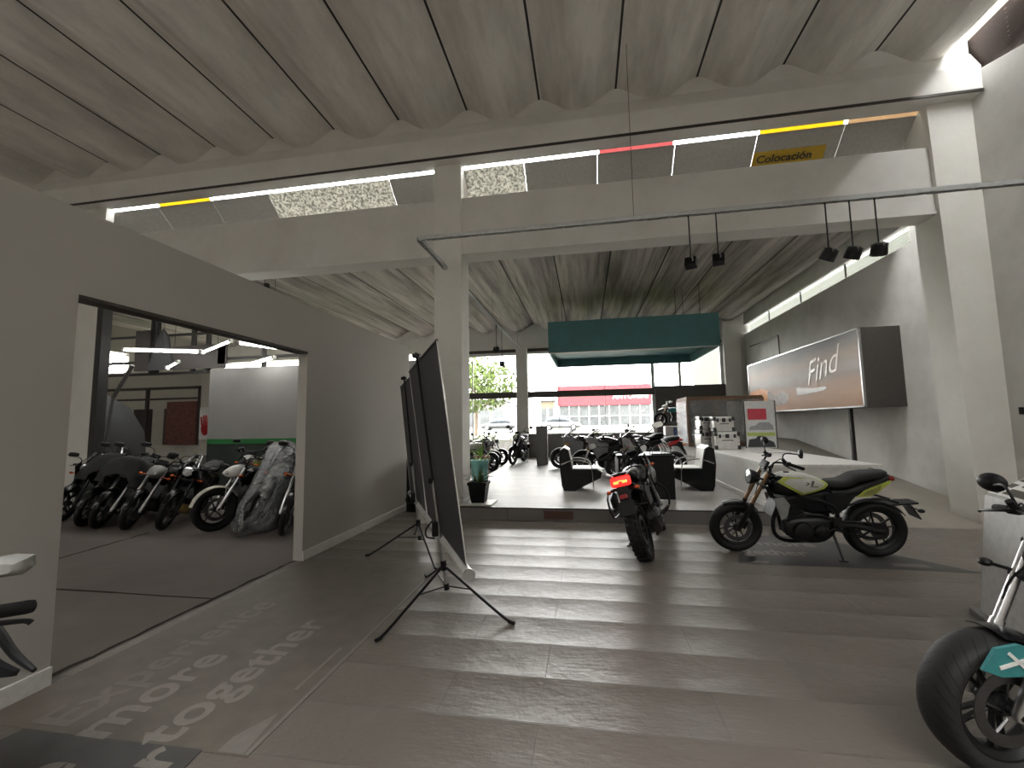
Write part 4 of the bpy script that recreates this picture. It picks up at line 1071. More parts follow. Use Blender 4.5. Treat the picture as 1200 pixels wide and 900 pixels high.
# floor lettering
vs = MB().b2((-3.27, 1.92, .0), (-1.63, 4.68, .003))
vs = tag(vs.build('floor_graphic', 'vinyl_strip'), 'long faded floor sticker with lettering along the partition wall', 'floor sticker')
R90 = Matrix.Rotation(PI / 2, 4, 'Z')
for t, x, y, s, sx in (('Experience', -2.74, 1.78, .34, 1.02), ('more', -2.45, 1.74, .36, 1.0), ('together', -2.08, 1.76, .34, 1.10)):
    text_mb(t, s, .001, 0, .007, 1.02).xf(Matrix.Translation((x, y + .16, .0036)) @ R90 @ Matrix.Diagonal((sx, 1, 1, 1))).build('lettering', 'letter_floor_dim' if t == 'Experience' else 'letter_floor', vs, smooth=False)
MB().b2((-1.755, 2.42, .003), (-1.735, 2.9, .0045)).add([(-1.66, 1.93, .0045), (-1.80, 1.93, .0045), (-1.80, 2.03, .0045), (-1.70, 2.22, .0045)], [(0, 1, 2, 3)]).b2((-1.655, 1.93, .003), (-1.63, 4.66, .0042)).build('border_mark', 'vinyl_light', vs)
vd = tag(MB().add([(-2.95, 1.915, .004), (-1.88, 1.93, .004), (-1.80, 1.3, .004), (-3.05, 1.3, .004), (-2.95, 1.915, .0), (-1.88, 1.93, .0), (-1.80, 1.3, .0), (-3.05, 1.3, .0)], [(0, 1, 2, 3), (0, 1, 5, 4), (1, 2, 6, 5), (2, 3, 7, 6), (3, 0, 4, 7)]).build('floor_graphic', 'vinyl_dark'), 'dark grey floor sticker with big letters at bottom corner', 'floor sticker')
text_mb('more', .34, .001, 0, .008).xf(Matrix.Translation((-2.38, 1.02, .0046)) @ R90).build('lettering', 'letter_floor', vd, smooth=False)
text_mb('together', .34, .001, 0, .008).xf(Matrix.Translation((-1.95, .72, .0046)) @ R90).build('lettering', 'letter_floor', vd, smooth=False)
pl = [(1.57, 5.13), (3.78, 5.09), (2.85, 6.33), (1.95, 6.33)]
v2 = tag(MB().add([(x, y, .003) for x, y in pl] + [(x, y, 0) for x, y in pl], [(0, 1, 2, 3), (0, 1, 5, 4), (1, 2, 6, 5), (2, 3, 7, 6), (3, 0, 4, 7)]).build('floor_graphic', 'vinyl_dark'), 'dark pointed floor sticker under the yellow and white motorcycle', 'floor sticker')
text_mb('together', .30, .001, 0, .006).xf(Matrix.Translation((1.50, 5.47, .0036)) @ Matrix.Diagonal((.9, 1, 1, 1))).build('lettering', 'letter_floor', v2, smooth=False)
text_mb('more', .30, .001, 0, .006).xf(Matrix.Translation((2.04, 5.85, .0036))).build('lettering', 'letter_floor', v2, smooth=False)
MB().add([(1.66, 5.14, .004), (1.86, 5.14, .004), (1.92, 5.23, .004), (1.78, 5.23, .004)], [(0, 1, 2, 3)]).add([(3.1, 5.2, .004), (3.45, 5.2, .004), (3.42, 5.3, .004), (3.12, 5.3, .004)], [(0, 1, 2, 3)]).build('border_mark', 'vinyl_light', v2)
# the long low counter that walls off the ramp
ct = thing('display_counter', 'long low white display counter running beside the ramp to the window', 'counter', (3.35, 7.0, 0))
MB().b2((-.66, .02, 0), (.62, 9.85, .83), .006).build('body', 'counter_white', ct)
MB().b2((-.67, 0, .83), (.80, 9.86, .872), .006).build('worktop', 'counter_top', ct)
MB().b2((-.69, .0, .2), (-.66, 9.85, .28), .004).build('plinth', 'baseboard_white', ct)
tag(MB().b2((-.71, 6.914, .03), (-.25, 6.926, .155), .003).build('vent_grille', 'grille_brown'), 'small reddish brown vent grille in the platform step', 'vent')
# hanging teal box over the platform
tb = thing('hanging_canopy', 'large teal box canopy hung from the ceiling over the platform', 'canopy', (1.28, 12, 3.5))
c = MB().b2((-2.28, 0, 0), (2.29, .06, .90)).b2((-2.28, 3.2, 0), (2.29, 3.26, .90)).b2((-2.28, .06, 0), (-2.22, 3.2, .9)).b2((2.23, .06, 0), (2.29, 3.2, .9)).b2((-2.22, .06, .26), (2.23, 3.2, .30))
c.build('box_shell', 'teal_board', tb)
e = MB().b2((-2.29, -.01, -.012), (2.30, .02, .012)); e.build('edge_trim', 'brushed', tb)
for x in (-1.9, 1.3, 1.5, 1.95): MB().tube([(x, .5, .9), (x, .5, 1.85)], .008, 6).build('hanging_wire', 'frame_dark', tb)
# light rail
rl = thing('lighting_rail', 'galvanised lighting rail hung in an L under the beam', 'rail', (-2.42, 5.95, 4.36))
def chan(a, b):
    a, b = Vector(a), Vector(b); d = (b - a).normalized(); s = d.cross(Vector((0, 0, 1)))
    m = MB()
    for o, z0, z1 in ((-.032, -.03, .03), (.032, -.03, .03)):
        p = [a + s * (o - .003) + Vector((0, 0, z0)), a + s * (o + .003) + Vector((0, 0, z0)), a + s * (o + .003) + Vector((0, 0, z1)), a + s * (o - .003) + Vector((0, 0, z1))]
        m.loft([p, [q + (b - a) for q in p]])
    p = [a - s * .032 + Vector((0, 0, .026)), a + s * .032 + Vector((0, 0, .026)), a + s * .032 + Vector((0, 0, .032)), a - s * .032 + Vector((0, 0, .032))]
    m.loft([p, [q + (b - a) for q in p]])
    L = (b - a).length; k = .1
    while k < L:
        c = a + d * k; m.box(c + Vector((0, 0, -.03)), (.02, .02, .006) if True else 0); m.tube([c - s * .03 + Vector((0, 0, -.028)), c + d * .05 + s * .03 + Vector((0, 0, -.028))], .006, 4); k += .13
    return m
chan((0, 0, 0), (8.3, 0, 0)).build('cross_rail', 'galvanized', rl)
chan((0, 0, 0), (0, 10.3, 0)).build('long_rail', 'galvanized', rl)
for x, y in ((3.16, 0), (0, 5.2), (0, 9.5)): MB().tube([(x, y, .03), (x, y, 2.64 if y == 0 else 1.0)], .004, 5).build('hanging_wire', 'frame_dark', rl)
mat('lamp_glass', (.30, .31, .33), .2, .3)
def spot(label, x, y, L, aim, square=False):
    s = thing('spotlight', label, 'spotlight', (x, y, 4.33), 0, 'spotlights on the lighting rail')
    MB().tube([(0, 0, 0), (0, 0, -L)], .009, 7).build('drop_rod', 'black_metal', s)
    Q = Matrix.Translation((0, 0, -L - .07)) @ rotm(*aim)
    yk = MB().tube([(0, 0, -L + .0), (0, -.085, -L - .01), (0, -.09, -L - .07)], .008, 6, 2).tube([(0, 0, -L), (0, .085, -L - .01), (0, .09, -L - .07)], .008, 6, 2).build('bracket', 'brushed', s)
    if square:
        hd = MB().box((0, 0, 0), (.11, .15, .13), None, .012)
        for k in range(5): hd.box((-.06, 0, -.05 + .025 * k), (.02, .14, .006))
        hd.xf(Q); gl = MB().box((.056, 0, 0), (.006, .125, .105), None, .002).xf(Q)
    else:
        hd = MB().lathe([(0, .08), (.055, .08), (.075, .065), (.088, .0), (.092, -.075), (.086, -.08)], Q, 22, False, 'Z')
        for k in range(3): hd.lathe([(.08, .02 + .018 * k), (.09, .022 + .018 * k), (.09, .028 + .018 * k), (.08, .03 + .018 * k)], Q, 22, True, 'Z')
        gl = MB().lathe([(0, -.078), (.084, -.0785)], Q, 22, False, 'Z')
    H = hd.build('lamp_head', 'black_metal', s); gl.build('lens', 'lamp_glass', H)
spot('round spotlight on a drop rod, left one of the three by right wall', 3.14, 5.95, .62, (.5, .35, 0))
spot('round spotlight on a drop rod, middle one of the three by right wall', 3.42, 5.95, .62, (.5, .2, 0))
spot('round spotlight on a drop rod, nearest of the three to the right wall', 3.71, 5.95, .60, (.45, -.1, 0))
spot('square floodlight on rail, left of the two over the teal canopy', 1.46, 5.95, .60, (0, .4, 1.1), True)
spot('square floodlight on rail, right of the two over the teal canopy', 1.81, 5.95, .58, (0, .4, 1.3), True)
spot('small floodlight high on the long rail, nearer of the far pair', -2.42, 11.6, .66, (0, .5, 1.4), True)
spot('small floodlight low on the long rail, further of the far pair', -2.42, 12.4, .95, (0, .5, 1.8), True)
# lightbox poster on the right wall
def gradmat():
    m, nt, b = new_mat('poster_print')
    v = coord(nt, (1, 1, 1), 'Object'); s = N(nt, 'ShaderNodeSeparateXYZ'); nt.links.new(v, s.inputs[0])
    n1 = noisen(nt, coord(nt, (1, .5, 1.6)), 1.4, 6, .6); n2 = noisen(nt, coord(nt, (1, .8, 3)), 2.6, 5)
    z = mathn(nt, 'ADD', s.outputs[2], mathn(nt, 'MULTIPLY', mathn(nt, 'SUBTRACT', n1, .5), .45))
    r = ramp(nt, [(.0, (.42, .25, .16)), (.22, (.55, .36, .25)), (.36, (.50, .36, .29)), (.44, (.42, .36, .33)), (.55, (.52, .50, .48)), (.72, (.55, .48, .42)), (1, (.30, .33, .36))])
    nt.links.new(mathn(nt, 'MULTIPLY', z, 1 / 1.5), r.inputs[0])
    c = mixc(nt, mathn(nt, 'MULTIPLY', n2, .3), r.outputs[0], (.36, .26, .20))
    nt.links.new(c, b.inputs['Base Color']); b.inputs['Roughness'].default_value = .6; b.inputs['Specular IOR Level'].default_value = .2
gradmat()
lb = thing('lightbox_sign', 'wide lightbox poster of a desert camp fixed to the right wall', 'sign', (5.2, 9.12, 1.74))
MB().b2((.03, 0, 0), (.70, 5.75, 1.53)).build('case', 'dark_panel', lb)
P_ = MB().b2((0, .03, .03), (.03, 5.72, 1.50)).build('poster', 'poster_print', lb)
MB().b2((-.012, 0, 0), (.035, .035, 1.53)).b2((-.012, 5.715, 0), (.035, 5.75, 1.53)).b2((-.012, 0, 0), (.035, 5.75, .03)).b2((-.012, 0, 1.5), (.035, 5.75, 1.53)).build('edge_frame', 'brushed', lb)
mat('print_orange', (.62, .25, .07), .4, var=.3, scale=5); mat('print_grey', (.25, .21, .19), .4, var=.5, scale=7); mat('print_pale', (.72, .66, .58), .4)
o = MB().add([(-.004, 5.65, .28), (-.004, 4.35, .30), (-.004, 4.25, .62), (-.004, 4.9, .72), (-.004, 5.65, .66)], [(0, 1, 2, 3, 4)]); o.build('printed_tent', 'print_orange', P_)
g = MB().add([(-.005, 4.4, .12), (-.005, 3.2, .20), (-.005, 3.0, .40), (-.005, 3.35, .55), (-.005, 3.9, .46), (-.005, 4.35, .60)], [(0, 1, 2, 3, 4, 5)]).add([(-.005, 2.6, .36), (-.005, 1.3, .42), (-.005, 1.2, .50), (-.005, 1.9, .50), (-.005, 2.5, .56), (-.005, 2.62, .62)], [(0, 1, 2, 3, 4, 5)])
g.build('printed_gear', 'print_grey', P_)
text_mb('Find', .78, .003, .35, -.004).xf(Matrix.Translation((-.006, 2.1, .56)) @ Matrix(((0, 0, 1, 0), (-1, 0, 0, 0), (.18, 1, 0, 0), (0, 0, 0, 1)))).build('lettering', 'print_pale', P_, smooth=False)
MB().b2((.30, 1.05, -1.12), (.36, 1.12, 0)).build('support_post', 'frame_dark', lb)
MB().tube([(.66, 5.0, 1.53), (.66, 5.0, 2.35), (.66, 7.3, 2.4)], .02, 6).build('cable', 'frame_dark', lb)
tag(MB().box((5.89, 7.0, 1.60), (.02, .06, .10), None, .006).build('wall_switch', 'black_plastic'), 'small black switch on the right wall beside the pillar', 'switch')
# aluminium panniers on the counter
mat('alu', (.55, .54, .52), .35, .75); mat('black_corner', (.02, .02, .02), .5)
def pannier(label, x, y, z, w, d, h, rz=0):
    p = thing('aluminium_case', label, 'case', (x, y, z), rz, 'aluminium cases on the counter')
    MB().box((0, 0, h * .38), (w, d, h * .76), None, .02).build('case_body', 'alu', p)
    ld = MB().box((0, 0, h * .88), (w * 1.01, d * 1.01, h * .24), None, .025).build('lid', 'alu', p)
    MB().tube([(-w * .2, -d / 2, h * .5), (-w * .18, -d / 2 - .03, h * .52), (w * .18, -d / 2 - .03, h * .52), (w * .2, -d / 2, h * .5)], .009, 6, 2).build('carry_handle', 'black_corner', ld)
    k = MB()
    for sx in (-1, 1):
        for sy in (-1, 1):
            for zz in (.05, h - .05): k.box((sx * (w / 2 - .02), sy * (d / 2 - .02), zz), (.07, .07, .09), None, .012)
    k.box((0, -d / 2, h * .76), (.08, .02, .09), None, .006).box((-w * .3, -d / 2, h * .76), (.05, .02, .08), None, .005).box((w * .3, -d / 2, h * .76), (.05, .02, .08), None, .005)
    k.build('corner_guard', 'black_corner', p)
CZ = .872
pannier('large aluminium case at bottom right of the stack on the counter', 3.12, 10.6, CZ, .52, .36, .40)
pannier('aluminium case stacked on top of the large one', 3.06, 10.6, CZ + .405, .44, .34, .34, .04)
pannier('narrow aluminium case standing left of the large case', 2.78, 11.05, CZ, .30, .42, .44, .1)
pannier('narrow aluminium case on top at the left of the stack', 2.79, 11.05, CZ + .445, .28, .40, .32, .05)
def soft(label, x, y, r, m, m2, rz):
    p = thing('roll_bag', label, 'bag', (x, y, CZ + .006), rz, 'roll bags beside the cases')
    MB().lathe([(0, -.20), (r * .7, -.20), (r * .97, -.17), (r, 0), (r * .97, .17), (r * .7, .20), (0, .20)], Matrix.Translation((0, 0, r)), 20, False).build('bag_body', m, p)
    MB().lathe([(r * .98, -.12), (r * 1.03, -.12), (r * 1.03, -.08), (r * .98, -.08)], Matrix.Translation((0, 0, r)), 20).lathe([(r * .98, .08), (r * 1.03, .08), (r * 1.03, .12), (r * .98, .12)], Matrix.Translation((0, 0, r)), 20).build('strap', m2, p)
soft('white roll bag with dark straps at left end of the cases', 2.80, 12.5, .15, 'white_plastic', 'black_plastic', .5)
soft('black roll bag wedged between white bag and cases', 2.82, 12.0, .15, 'black_plastic', 'silver', .4)
# wooden crate frame with film, and a pane with its reflection painted on
mat('crate_wood', (.20, .12, .07), .7, var=.3)
cr = thing('wooden_crate', 'open wooden crate frame wrapped in clear film behind the cases', 'crate', (3.45, 11.6, CZ + .008))
c = MB(); W, D, Hh = 1.75, 1.2, 1.22
for x in (-W / 2, W / 2):
    for y in (0, D): c.box((x, y, Hh / 2), (.08, .08, Hh), None, .004)
for z in (.04, Hh):
    for y in (0, D): c.box((0, y, z), (W, .06, .09), None, .004)
    for x in (-W / 2, W / 2): c.box((x, D / 2, z), (.06, D, .09), None, .004)
c.box((W * .32, 0, Hh - .22), (.5, .04, .07), rotm(0, .8, 0)); c.box((-W * .12, 0, Hh / 2), (.08, .07, Hh))
c.build('timber_frame', 'crate_wood', cr)
MB().b2((-W / 2, -.05, .1), (W / 2, -.045, Hh - .05)).b2((-W / 2 - .05, 0, .1), (-W / 2 - .045, D, Hh - .05)).build('film_wrap', 'clear_film', cr)
mat('refl_paint_sky', (.62, .64, .64), .2); mat('refl_paint_red', (.52, .05, .08), .3); mat('refl_paint_car', (.30, .31, .33), .3); mat('refl_paint_dark', (.05, .055, .06), .3); mat('refl_paint_green', (.40, .50, .12), .3)  # flat colours for the street reflection painted on the pane
pp = thing('reflection_pane', 'upright pane with a painted reflection of red sign and grey car', 'panel', (4.02, 10.95, CZ), -.06)
B_ = MB().b2((-.32, 0, 0), (.32, .02, 1.10), .003).build('pane_sheet', 'refl_paint_sky', pp)
MB().b2((-.26, -.004, .66), (.14, .0, .92)).build('painted_refl_sign', 'refl_paint_red', B_)
q = MB().prism([(-.26, .42), (-.22, .50), (-.1, .53), (-.02, .60), (.18, .60), (.26, .52), (.28, .42)], .004); q.build('painted_refl_car', 'refl_paint_car', B_)
MB().b2((-.3, -.005, .28), (.3, -.001, .36)).build('painted_refl_lawn', 'refl_paint_green', B_)
MB().prism([(-.3, .02), (-.26, .2), (-.12, .22), (-.02, .34), (.08, .22), (.26, .14), (.3, .02)], .008).build('painted_refl_bike', 'refl_paint_dark', B_)
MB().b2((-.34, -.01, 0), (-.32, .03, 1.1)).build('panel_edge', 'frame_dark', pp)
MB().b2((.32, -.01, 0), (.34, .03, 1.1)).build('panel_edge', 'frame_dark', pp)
tag(MB().b2((3.35, 9.3, CZ), (3.95, 9.7, CZ + .012), .003).b2((3.30, 9.25, CZ + .012), (3.92, 9.62, CZ + .02), .003).build('leaflet', 'white_plastic'), 'flat white leaflets lying on the counter', 'leaflet')
# kid's dirt bike on a box at the end of the counter
kb = thing('display_box', 'blue and white printed box under the small dirt bike', 'box', (2.78, 14.5, CZ))
MB().b2((-.32, -.2, 0), (.32, .2, .50), .006).build('box_body', 'plate_white', kb)
mat('print_blue', (.10, .14, .34), .4, var=.4, scale=12)
MB().b2((-.08, -.206, .04), (.32, -.2, .46)).build('printed_face', 'print_blue', kb)
# armchairs
mat('chair_white', (.66, .65, .62), .4)
def chair(label, x, y, face):
    c = thing('armchair', label, 'armchair', (x, y, .2), 0 if face > 0 else PI, 'armchairs at the black desk')
    # side outline, facing +x: tall back, deep seat on a wedge foot
    side = [(-.36, .80), (-.28, .84), (-.20, .80), (-.16, .62), (-.13, .42), (.34, .42), (.44, .36), (.42, .26), (.0, .05), (-.08, 0), (-.30, 0), (-.34, .10), (-.38, .50)]
    for y_ in (-.30, .30): MB().prism(side, .05, Matrix.Translation((0, y_, 0))).build('side_panel', 'black_gloss', c)
    MB().prism([(-.37, .79), (-.28, .86), (-.19, .80), (-.12, .44), (.36, .44), (.46, .36), (.42, .30), (-.2, .30), (-.30, .5)], .56).build('upholstery', 'chair_white', c)
    for y_ in (-.33, .33):
        MB().tube([(-.34, y_, .52), (-.1, y_, .60), (.12, y_, .58), (.24, y_, .48), (.27, y_, .2), (.27, y_, 0)], .013, 8, 4).build('armrest', 'chrome', c)
chair('armchair left of the black desk, facing right', -.18, 8.95, 1)
chair('armchair right of the black desk, facing left', 2.02, 9.1, -1)
mat('desk_black', (.006, .006, .0065), .5, spec=.25)
dk = thing('desk', 'black desk with solid panel end between the two armchairs', 'desk', (1.0, 7.72, .2))
MB().b2((-.5, 0, .70), (.46, .95, .76), .004).build('desktop', 'desk_black', dk)
MB().b2((.02, .0, .02), (.44, .04, .70)).build('front_panel', 'desk_black', dk)
MB().b2((.40, .04, .02), (.44, .92, .70)).build('end_panel', 'desk_black', dk)
MB().b2((-.48, .04, .0), (-.44, .92, .70)).build('side_panel', 'desk_black', dk)
mat('paper', (.72, .72, .70), .6)
rk = thing('leaflet_rack', 'wire rack of white leaflets on the right end of the desk', 'rack', (1.26, 7.95, .96))
w = MB().box((0, 0, .012), (.34, .3, .02), None, .005)
for y in (-.14, .14): w.tube([(-.16, y, .02), (-.12, y, .16), (0, y, .22), (.12, y, .16), (.16, y, .02)], .006, 6, 3)
w.build('rack_frame', 'black_metal', rk)
for k in range(4):
    MB().loft([[Vector((.17 - .05 * k - .10 * t * t, -.10, .03 + .20 * t)), Vector((.17 - .05 * k - .10 * t * t, .10, .03 + .20 * t)), Vector((.175 - .05 * k - .10 * t * t, .10, .03 + .20 * t)), Vector((.175 - .05 * k - .10 * t * t, -.10, .03 + .20 * t))] for t in [i / 6 for i in range(7)]]).build('leaflet', 'paper', rk)
# plants
mat('pot_black', (.006, .006, .006), .6, spec=.25); mat('pot_teal', (.12, .30, .28), .35); mat('pot_brown', (.20, .10, .06), .6); mat('plant_green', (.06, .12, .04), .6, var=.4)
mat('leaf_light', (.20, .35, .07), .5)
def pot(label, x, y, z, w, h, m, leaves, ll, lm, seed, sq=True, nm='potted_plant'):
    p = thing(nm, label, 'plant', (x, y, z), 0, 'potted plants by the column'); rnd = random.Random(seed)
    if sq:
        r = lambda k, zz: [Vector((a * w * k / 2, b * w * k / 2, zz)) for a, b in ((-1, -1), (1, -1), (1, 1), (-1, 1))]
        MB().loft([r(.70, 0), r(.94, h * .86), r(1.02, h * .86), r(1.02, h), r(.92, h), r(.90, h * .9)]).build('pot', m, p)
    else:
        MB().lathe([(0, 0), (w * .36, 0), (w * .46, h * .9), (w * .5, h * .9), (w * .5, h), (w * .45, h), (w * .43, h * .88), (0, h * .88)], None, 24, False, 'Z').build('pot', m, p)
    lf = MB()
    for k in range(leaves):
        a = rnd.uniform(0, 2 * PI); o = rnd.uniform(.2, 1.0); L = ll * rnd.uniform(.6, 1.1); d = Vector((math.cos(a), math.sin(a), 0)); s = Vector((-d.y, d.x, 0))
        rings = []
        for i in range(6):
            t = i / 5; wv = .016 * (1 - t) ** .6 + .001; c = d * (.03 + L * .75 * o * t) + Vector((0, 0, h * .88 + L * (t * (1 - .35 * o) - .45 * o * t * t)))
            rings.append([c - s * wv, c + Vector((0, 0, -.004)), c + s * wv, c + Vector((0, 0, .003))])
        lf.loft(rings)
    lf.build('foliage', lm, p)
tag(MB().b2((-2.10, 6.99, .2), (-1.58, 7.46, .225), .006).build('plant_tray', 'counter_white'), 'flat pale tray under the black pot beside the column', 'tray')
pot('spiky plant in a square black pot on the pale tray', -1.85, 7.24, .225, .32, .34, 'pot_black', 26, .45, 'plant_green', 4)
pot('plant in a teal pot standing behind the black pot', -2.05, 8.1, .2, .36, .66, 'pot_teal', 12, .4, 'leaf_light', 5, False)
pot('plant in a brown pot behind the column foot', -2.28, 9.2, .2, .36, .66, 'pot_brown', 16, .6, 'leaf_light', 6, False)
tag(MB().box((-1.46, 14.15, .2 + .62), (.36, .30, 1.24), None, .01).box((-1.46, 13.995, 1.22), (.28, .012, .3), None, .004).build('info_pillar', 'stone_grey'), 'slim grey display pillar standing before the front window', 'display pillar')
# tall black planter at the end of the partition
s = thing('floor_speaker', 'tall black cabinet standing at the end of the partition wall', 'speaker', (-3.06, 7.55, 0))
MB().box((0, 0, .47), (.34, .34, .94), None, .015).build('cabinet', 'black_plastic', s)
MB().box((.0, -.172, .5), (.28, .012, .8), None, .006).build('grille', 'rubber', s)
# sloping info stand at the right
ks = thing('info_stand', 'white info stand with sloping top at the right edge', 'stand', (2.97, 4.05, 0), -.33)
mat('stand_white', (.52, .52, .51), .4)
Yn = -.64
MB().prism([(0, .04), (.64, .04), (.68, 1.24), (.10, .93)], .62, Matrix.Translation((0, Yn / 2 + .0, 0))).build('cabinet', 'stand_white', ks)
MB().b2((-.05, Yn - .02, 0), (.66, .03, .045), .006).build('base_plate', 'stone_grey', ks)
sl = math.atan2(.31, .58); Ms = Matrix.Translation((.08, Yn / 2, .925)) @ Matrix.Rotation(-sl, 4, 'Y')
MB().box((.34, 0, .006), (.60, .58, .012), None, .003).xf(Ms).build('sign_plate', 'white_plastic', ks)
tx = MB()
for k in range(5): tx.box((.10 + .11 * k, -.05, .0135), (.07, .36 - .05 * (k % 3), .003))
for k in range(6): tx.box((.08 + .09 * k, .22, .0135), (.05, .09, .003))
tx.xf(Ms).build('printed_blocks', 'letter_dark', ks)
# garage fittings
fs_ = thing('steel_frame', 'dark steel frame hung across the garage above the bikes', 'frame', (-10, 9.6, 0))
f = MB()
for x, z0, z1 in ((-1.47, 3.0, 5.3), (-1.33, 3.0, 5.3), (-.18, 3.0, 5.3), (.27, 3.0, 5.3), (1.93, 2.9, 5.3)): f.b2((x - .045, -.045, z0), (x + .045, .045, z1))
for z in (3.02, 3.35, 4.05): f.b2((-6.5, -.035, z - .03), (3.4, .035, z + .03))
f.build('steel_bars', 'frame_dark', fs_)
MB().b2((-1.92, -.1, 3.1), (-1.45, -.06, 4.2)).b2((-.75, -.1, 3.1), (.88, -.06, 3.72)).b2((.66, -.1, 3.2), (.9, -.05, 3.75)).build('dark_panel', 'office_dark', fs_)
MB().prism([(-1.45, 3.1), (-.65, 3.1), (-.85, 4.0), (-1.02, 4.2), (-1.15, 4.0)], .05, Matrix.Translation((0, -.12, 0))).build('black_pennant', 'screen_black', fs_)
MB().b2((-3.28, -.06, .0), (-3.06, .06, 5.3)).build('dark_post', 'frame_dark', fs_)
mat('tube_glass', (.75, .75, .73), .3, emit=(1, .98, .92), es=5)
for lab, a, b_ in (('long fluorescent tube under the steel frame, left end', (-11.13, 8.6, 3.49), (-8.95, 8.6, 3.34)), ('fluorescent tube tilted up beside the long tube', (-8.9, 8.6, 3.32), (-8.14, 8.6, 3.56)), ('short fluorescent tube low at the left over the covered bikes', (-9.86, 8.6, 2.99), (-9.56, 8.6, 3.12)), ('fluorescent tube over the grey panel', (-7.66, 8.6, 2.98), (-7.0, 8.6, 3.12)), ('fluorescent tube nearest the opening, upper right', (-7.9, 8.6, 3.50), (-6.2, 8.6, 3.22))):
    a, b_ = Vector(a), Vector(b_); L = thing('ceiling_light', lab, 'lamp', a, 0, 'fluorescent tubes in the garage'); d = b_ - a
    MB().tube([d * .03, d * .97], .02, 10).build('tube', 'tube_glass', L)
    MB().tube([Vector((0, .05, .05)), d + Vector((0, .05, .05))], .03, 6).box(Vector((0, .02, .02)), (.05, .09, .08)).box(d + Vector((0, .02, .02)), (.05, .09, .08)).build('fitting', 'frame_light', L)
    MB().tube([d * .5 + Vector((0, .05, .05)), d * .5 + Vector((0, .05, 1.95))], .006, 5).build('hanging_wire', 'frame_dark', L)
mat('brick_film', (.16, .055, .045), .4, var=.5, scale=9)
tag(MB().b2((-13.02, 11.44, 1.06), (-11.93, 11.47, 2.40)).build('window_blind', 'brick_film'), 'brownish red film blind hung in the office window', 'blind')
po = thing('wall_poster', 'white poster with a red hand shape beside the office window', 'poster', (-11.62, 11.46, 1.2))
MB().b2((-.2, 0, 0), (.26, .012, 1.0)).build('sheet', 'paper', po)
h = MB().ball((.02, -.004, .35), (.15, .008, .22), 12)
for k in range(4): h.tube([(-.09 + .07 * k, -.004, .45), (-.13 + .09 * k, -.004, .78 - .05 * abs(k - 1.5))], .03, 6)
h.tube([(.12, -.004, .3), (.22, -.004, .52)], .03, 6); h.build('red_shape', 'red_plastic', po)
# tall black tarp and broom-like post at the left of the garage
tp = thing('covered_rack', 'tall black covered rack at the left end of the garage bikes', 'rack', (-12.2, 9.0, 0))
r = []
for z, w, d in ((0, .8, .5), (.8, .85, .5), (1.5, .8, .45), (2.1, .55, .35), (2.45, .12, .1)): r.append([Vector((a * w + (.1 if z > 2 else 0) * -1, b_ * d, z)) for a, b_ in ((-1, -1), (-.4, -1.1), (.3, -.95), (1, -1), (1.05, 0), (1, 1), (0, 1.05), (-1, 1))])
MB().loft(r).build('cover', 'screen_black', tp)
MB().tube([(.95, -.7, .0), (1.25, -.7, 2.3)], .035, 8).tube([(1.25, -.7, 2.3), (1.75, -.7, 3.05)], .04, 8).build('leaning_pole', 'grey_plastic', tp)
# ------------------------------------------------------------------ the motorcycles on show
Hd = lambda dx, dy: math.atan2(dy, dx)
bike('naked motorcycle with pale tank and lime outline, on the dark floor sticker', None, 'naked', (2.405, 5.565, .004), Hd(-1.43, .03), .10, 1.43, .295, .31, .115, .15, 27, 4,
     tank='black_gloss', tank_top='pale_tank', panel='lime', panel_in='pale_tank', rim='black_metal', spokes=8, fine=True, fair2='light_grey', fender='black_gloss', hbar=(.05, .02), case='dark_metal', guard=(62, 140))
a4 = 75
bike('black adventure motorcycle seen from behind with its red tail lamp lit', None, 'adv', (.63 + .72 * math.cos(math.radians(a4)), 5.15 + .72 * math.sin(math.radians(a4)), 0), math.radians(a4), .27, 1.44, .335, .32, .11, .15, 27, 6,
     knob=True, wire=True, lit=True, fork='silver', tube='chrome', fair='black_gloss', fine=True)
nb = bike('big motorcycle cropped at lower right, broad tyre and turquoise mudguard flap', None, 'naked', (2.43, 2.48, 0), math.radians(191), .04, 1.44, .30, .31, .17, .18, 27, 0,
     tyre='tyre_sport', fork='silver', tube='silver', fender='black_gloss', fair='black_gloss', spokes=10, fine=True, guard=(86, 150), hoff=-.13, mir=(-.05, -.035))
MB().box((.0, 0, 0), (.05, .02, .09), None, .01).xf(Matrix.Translation((.555, .125, .63)) @ rotm(0, -.45, 0)).build('reflector', 'orange_lens', nb)
xa = .785
fl = MB().prism([(xa + .10, .50), (xa + .04, .585), (xa - .06, .60), (xa - .17, .56), (xa - .26, .47), (xa - .24, .44), (xa - .12, .47), (xa + .02, .47)], .014).xf(Matrix.Translation((0, .108, 0))).build('mudguard_flap', 'teal_plastic', nb)
MB().box((xa - .05, .118, .53), (.17, .005, .014), rotm(0, .25, 0)).box((xa - .05, .118, .53), (.11, .005, .014), rotm(0, -.75, 0)).build('cross_mark', 'white_plastic', fl)
lbk = bike('motorcycle cropped at the left edge, only its bar end and mirror showing', None, 'commuter', (-1.98, .83, 0), math.radians(-36), .03, 1.40, .31, .31, .11, .14, 27, 0, head='x', fair='grey_plastic', mir=(-.10, -.045), mirs=.72, mirm='light_grey')
lm = Matrix.Translation((-1.98, .83, 0)) @ rotm(-.03, 0, math.radians(-36)); li = lm.inverted()
MB().tube([(-1.74, 1.03, 1.0), (-1.62, .985, .985), (-1.54, .968, .95), (-1.462, .962, .92)], [.014, .013, .011, .006], 8, 3).xf(li).build('clutch_lever', 'black_plastic', lbk)
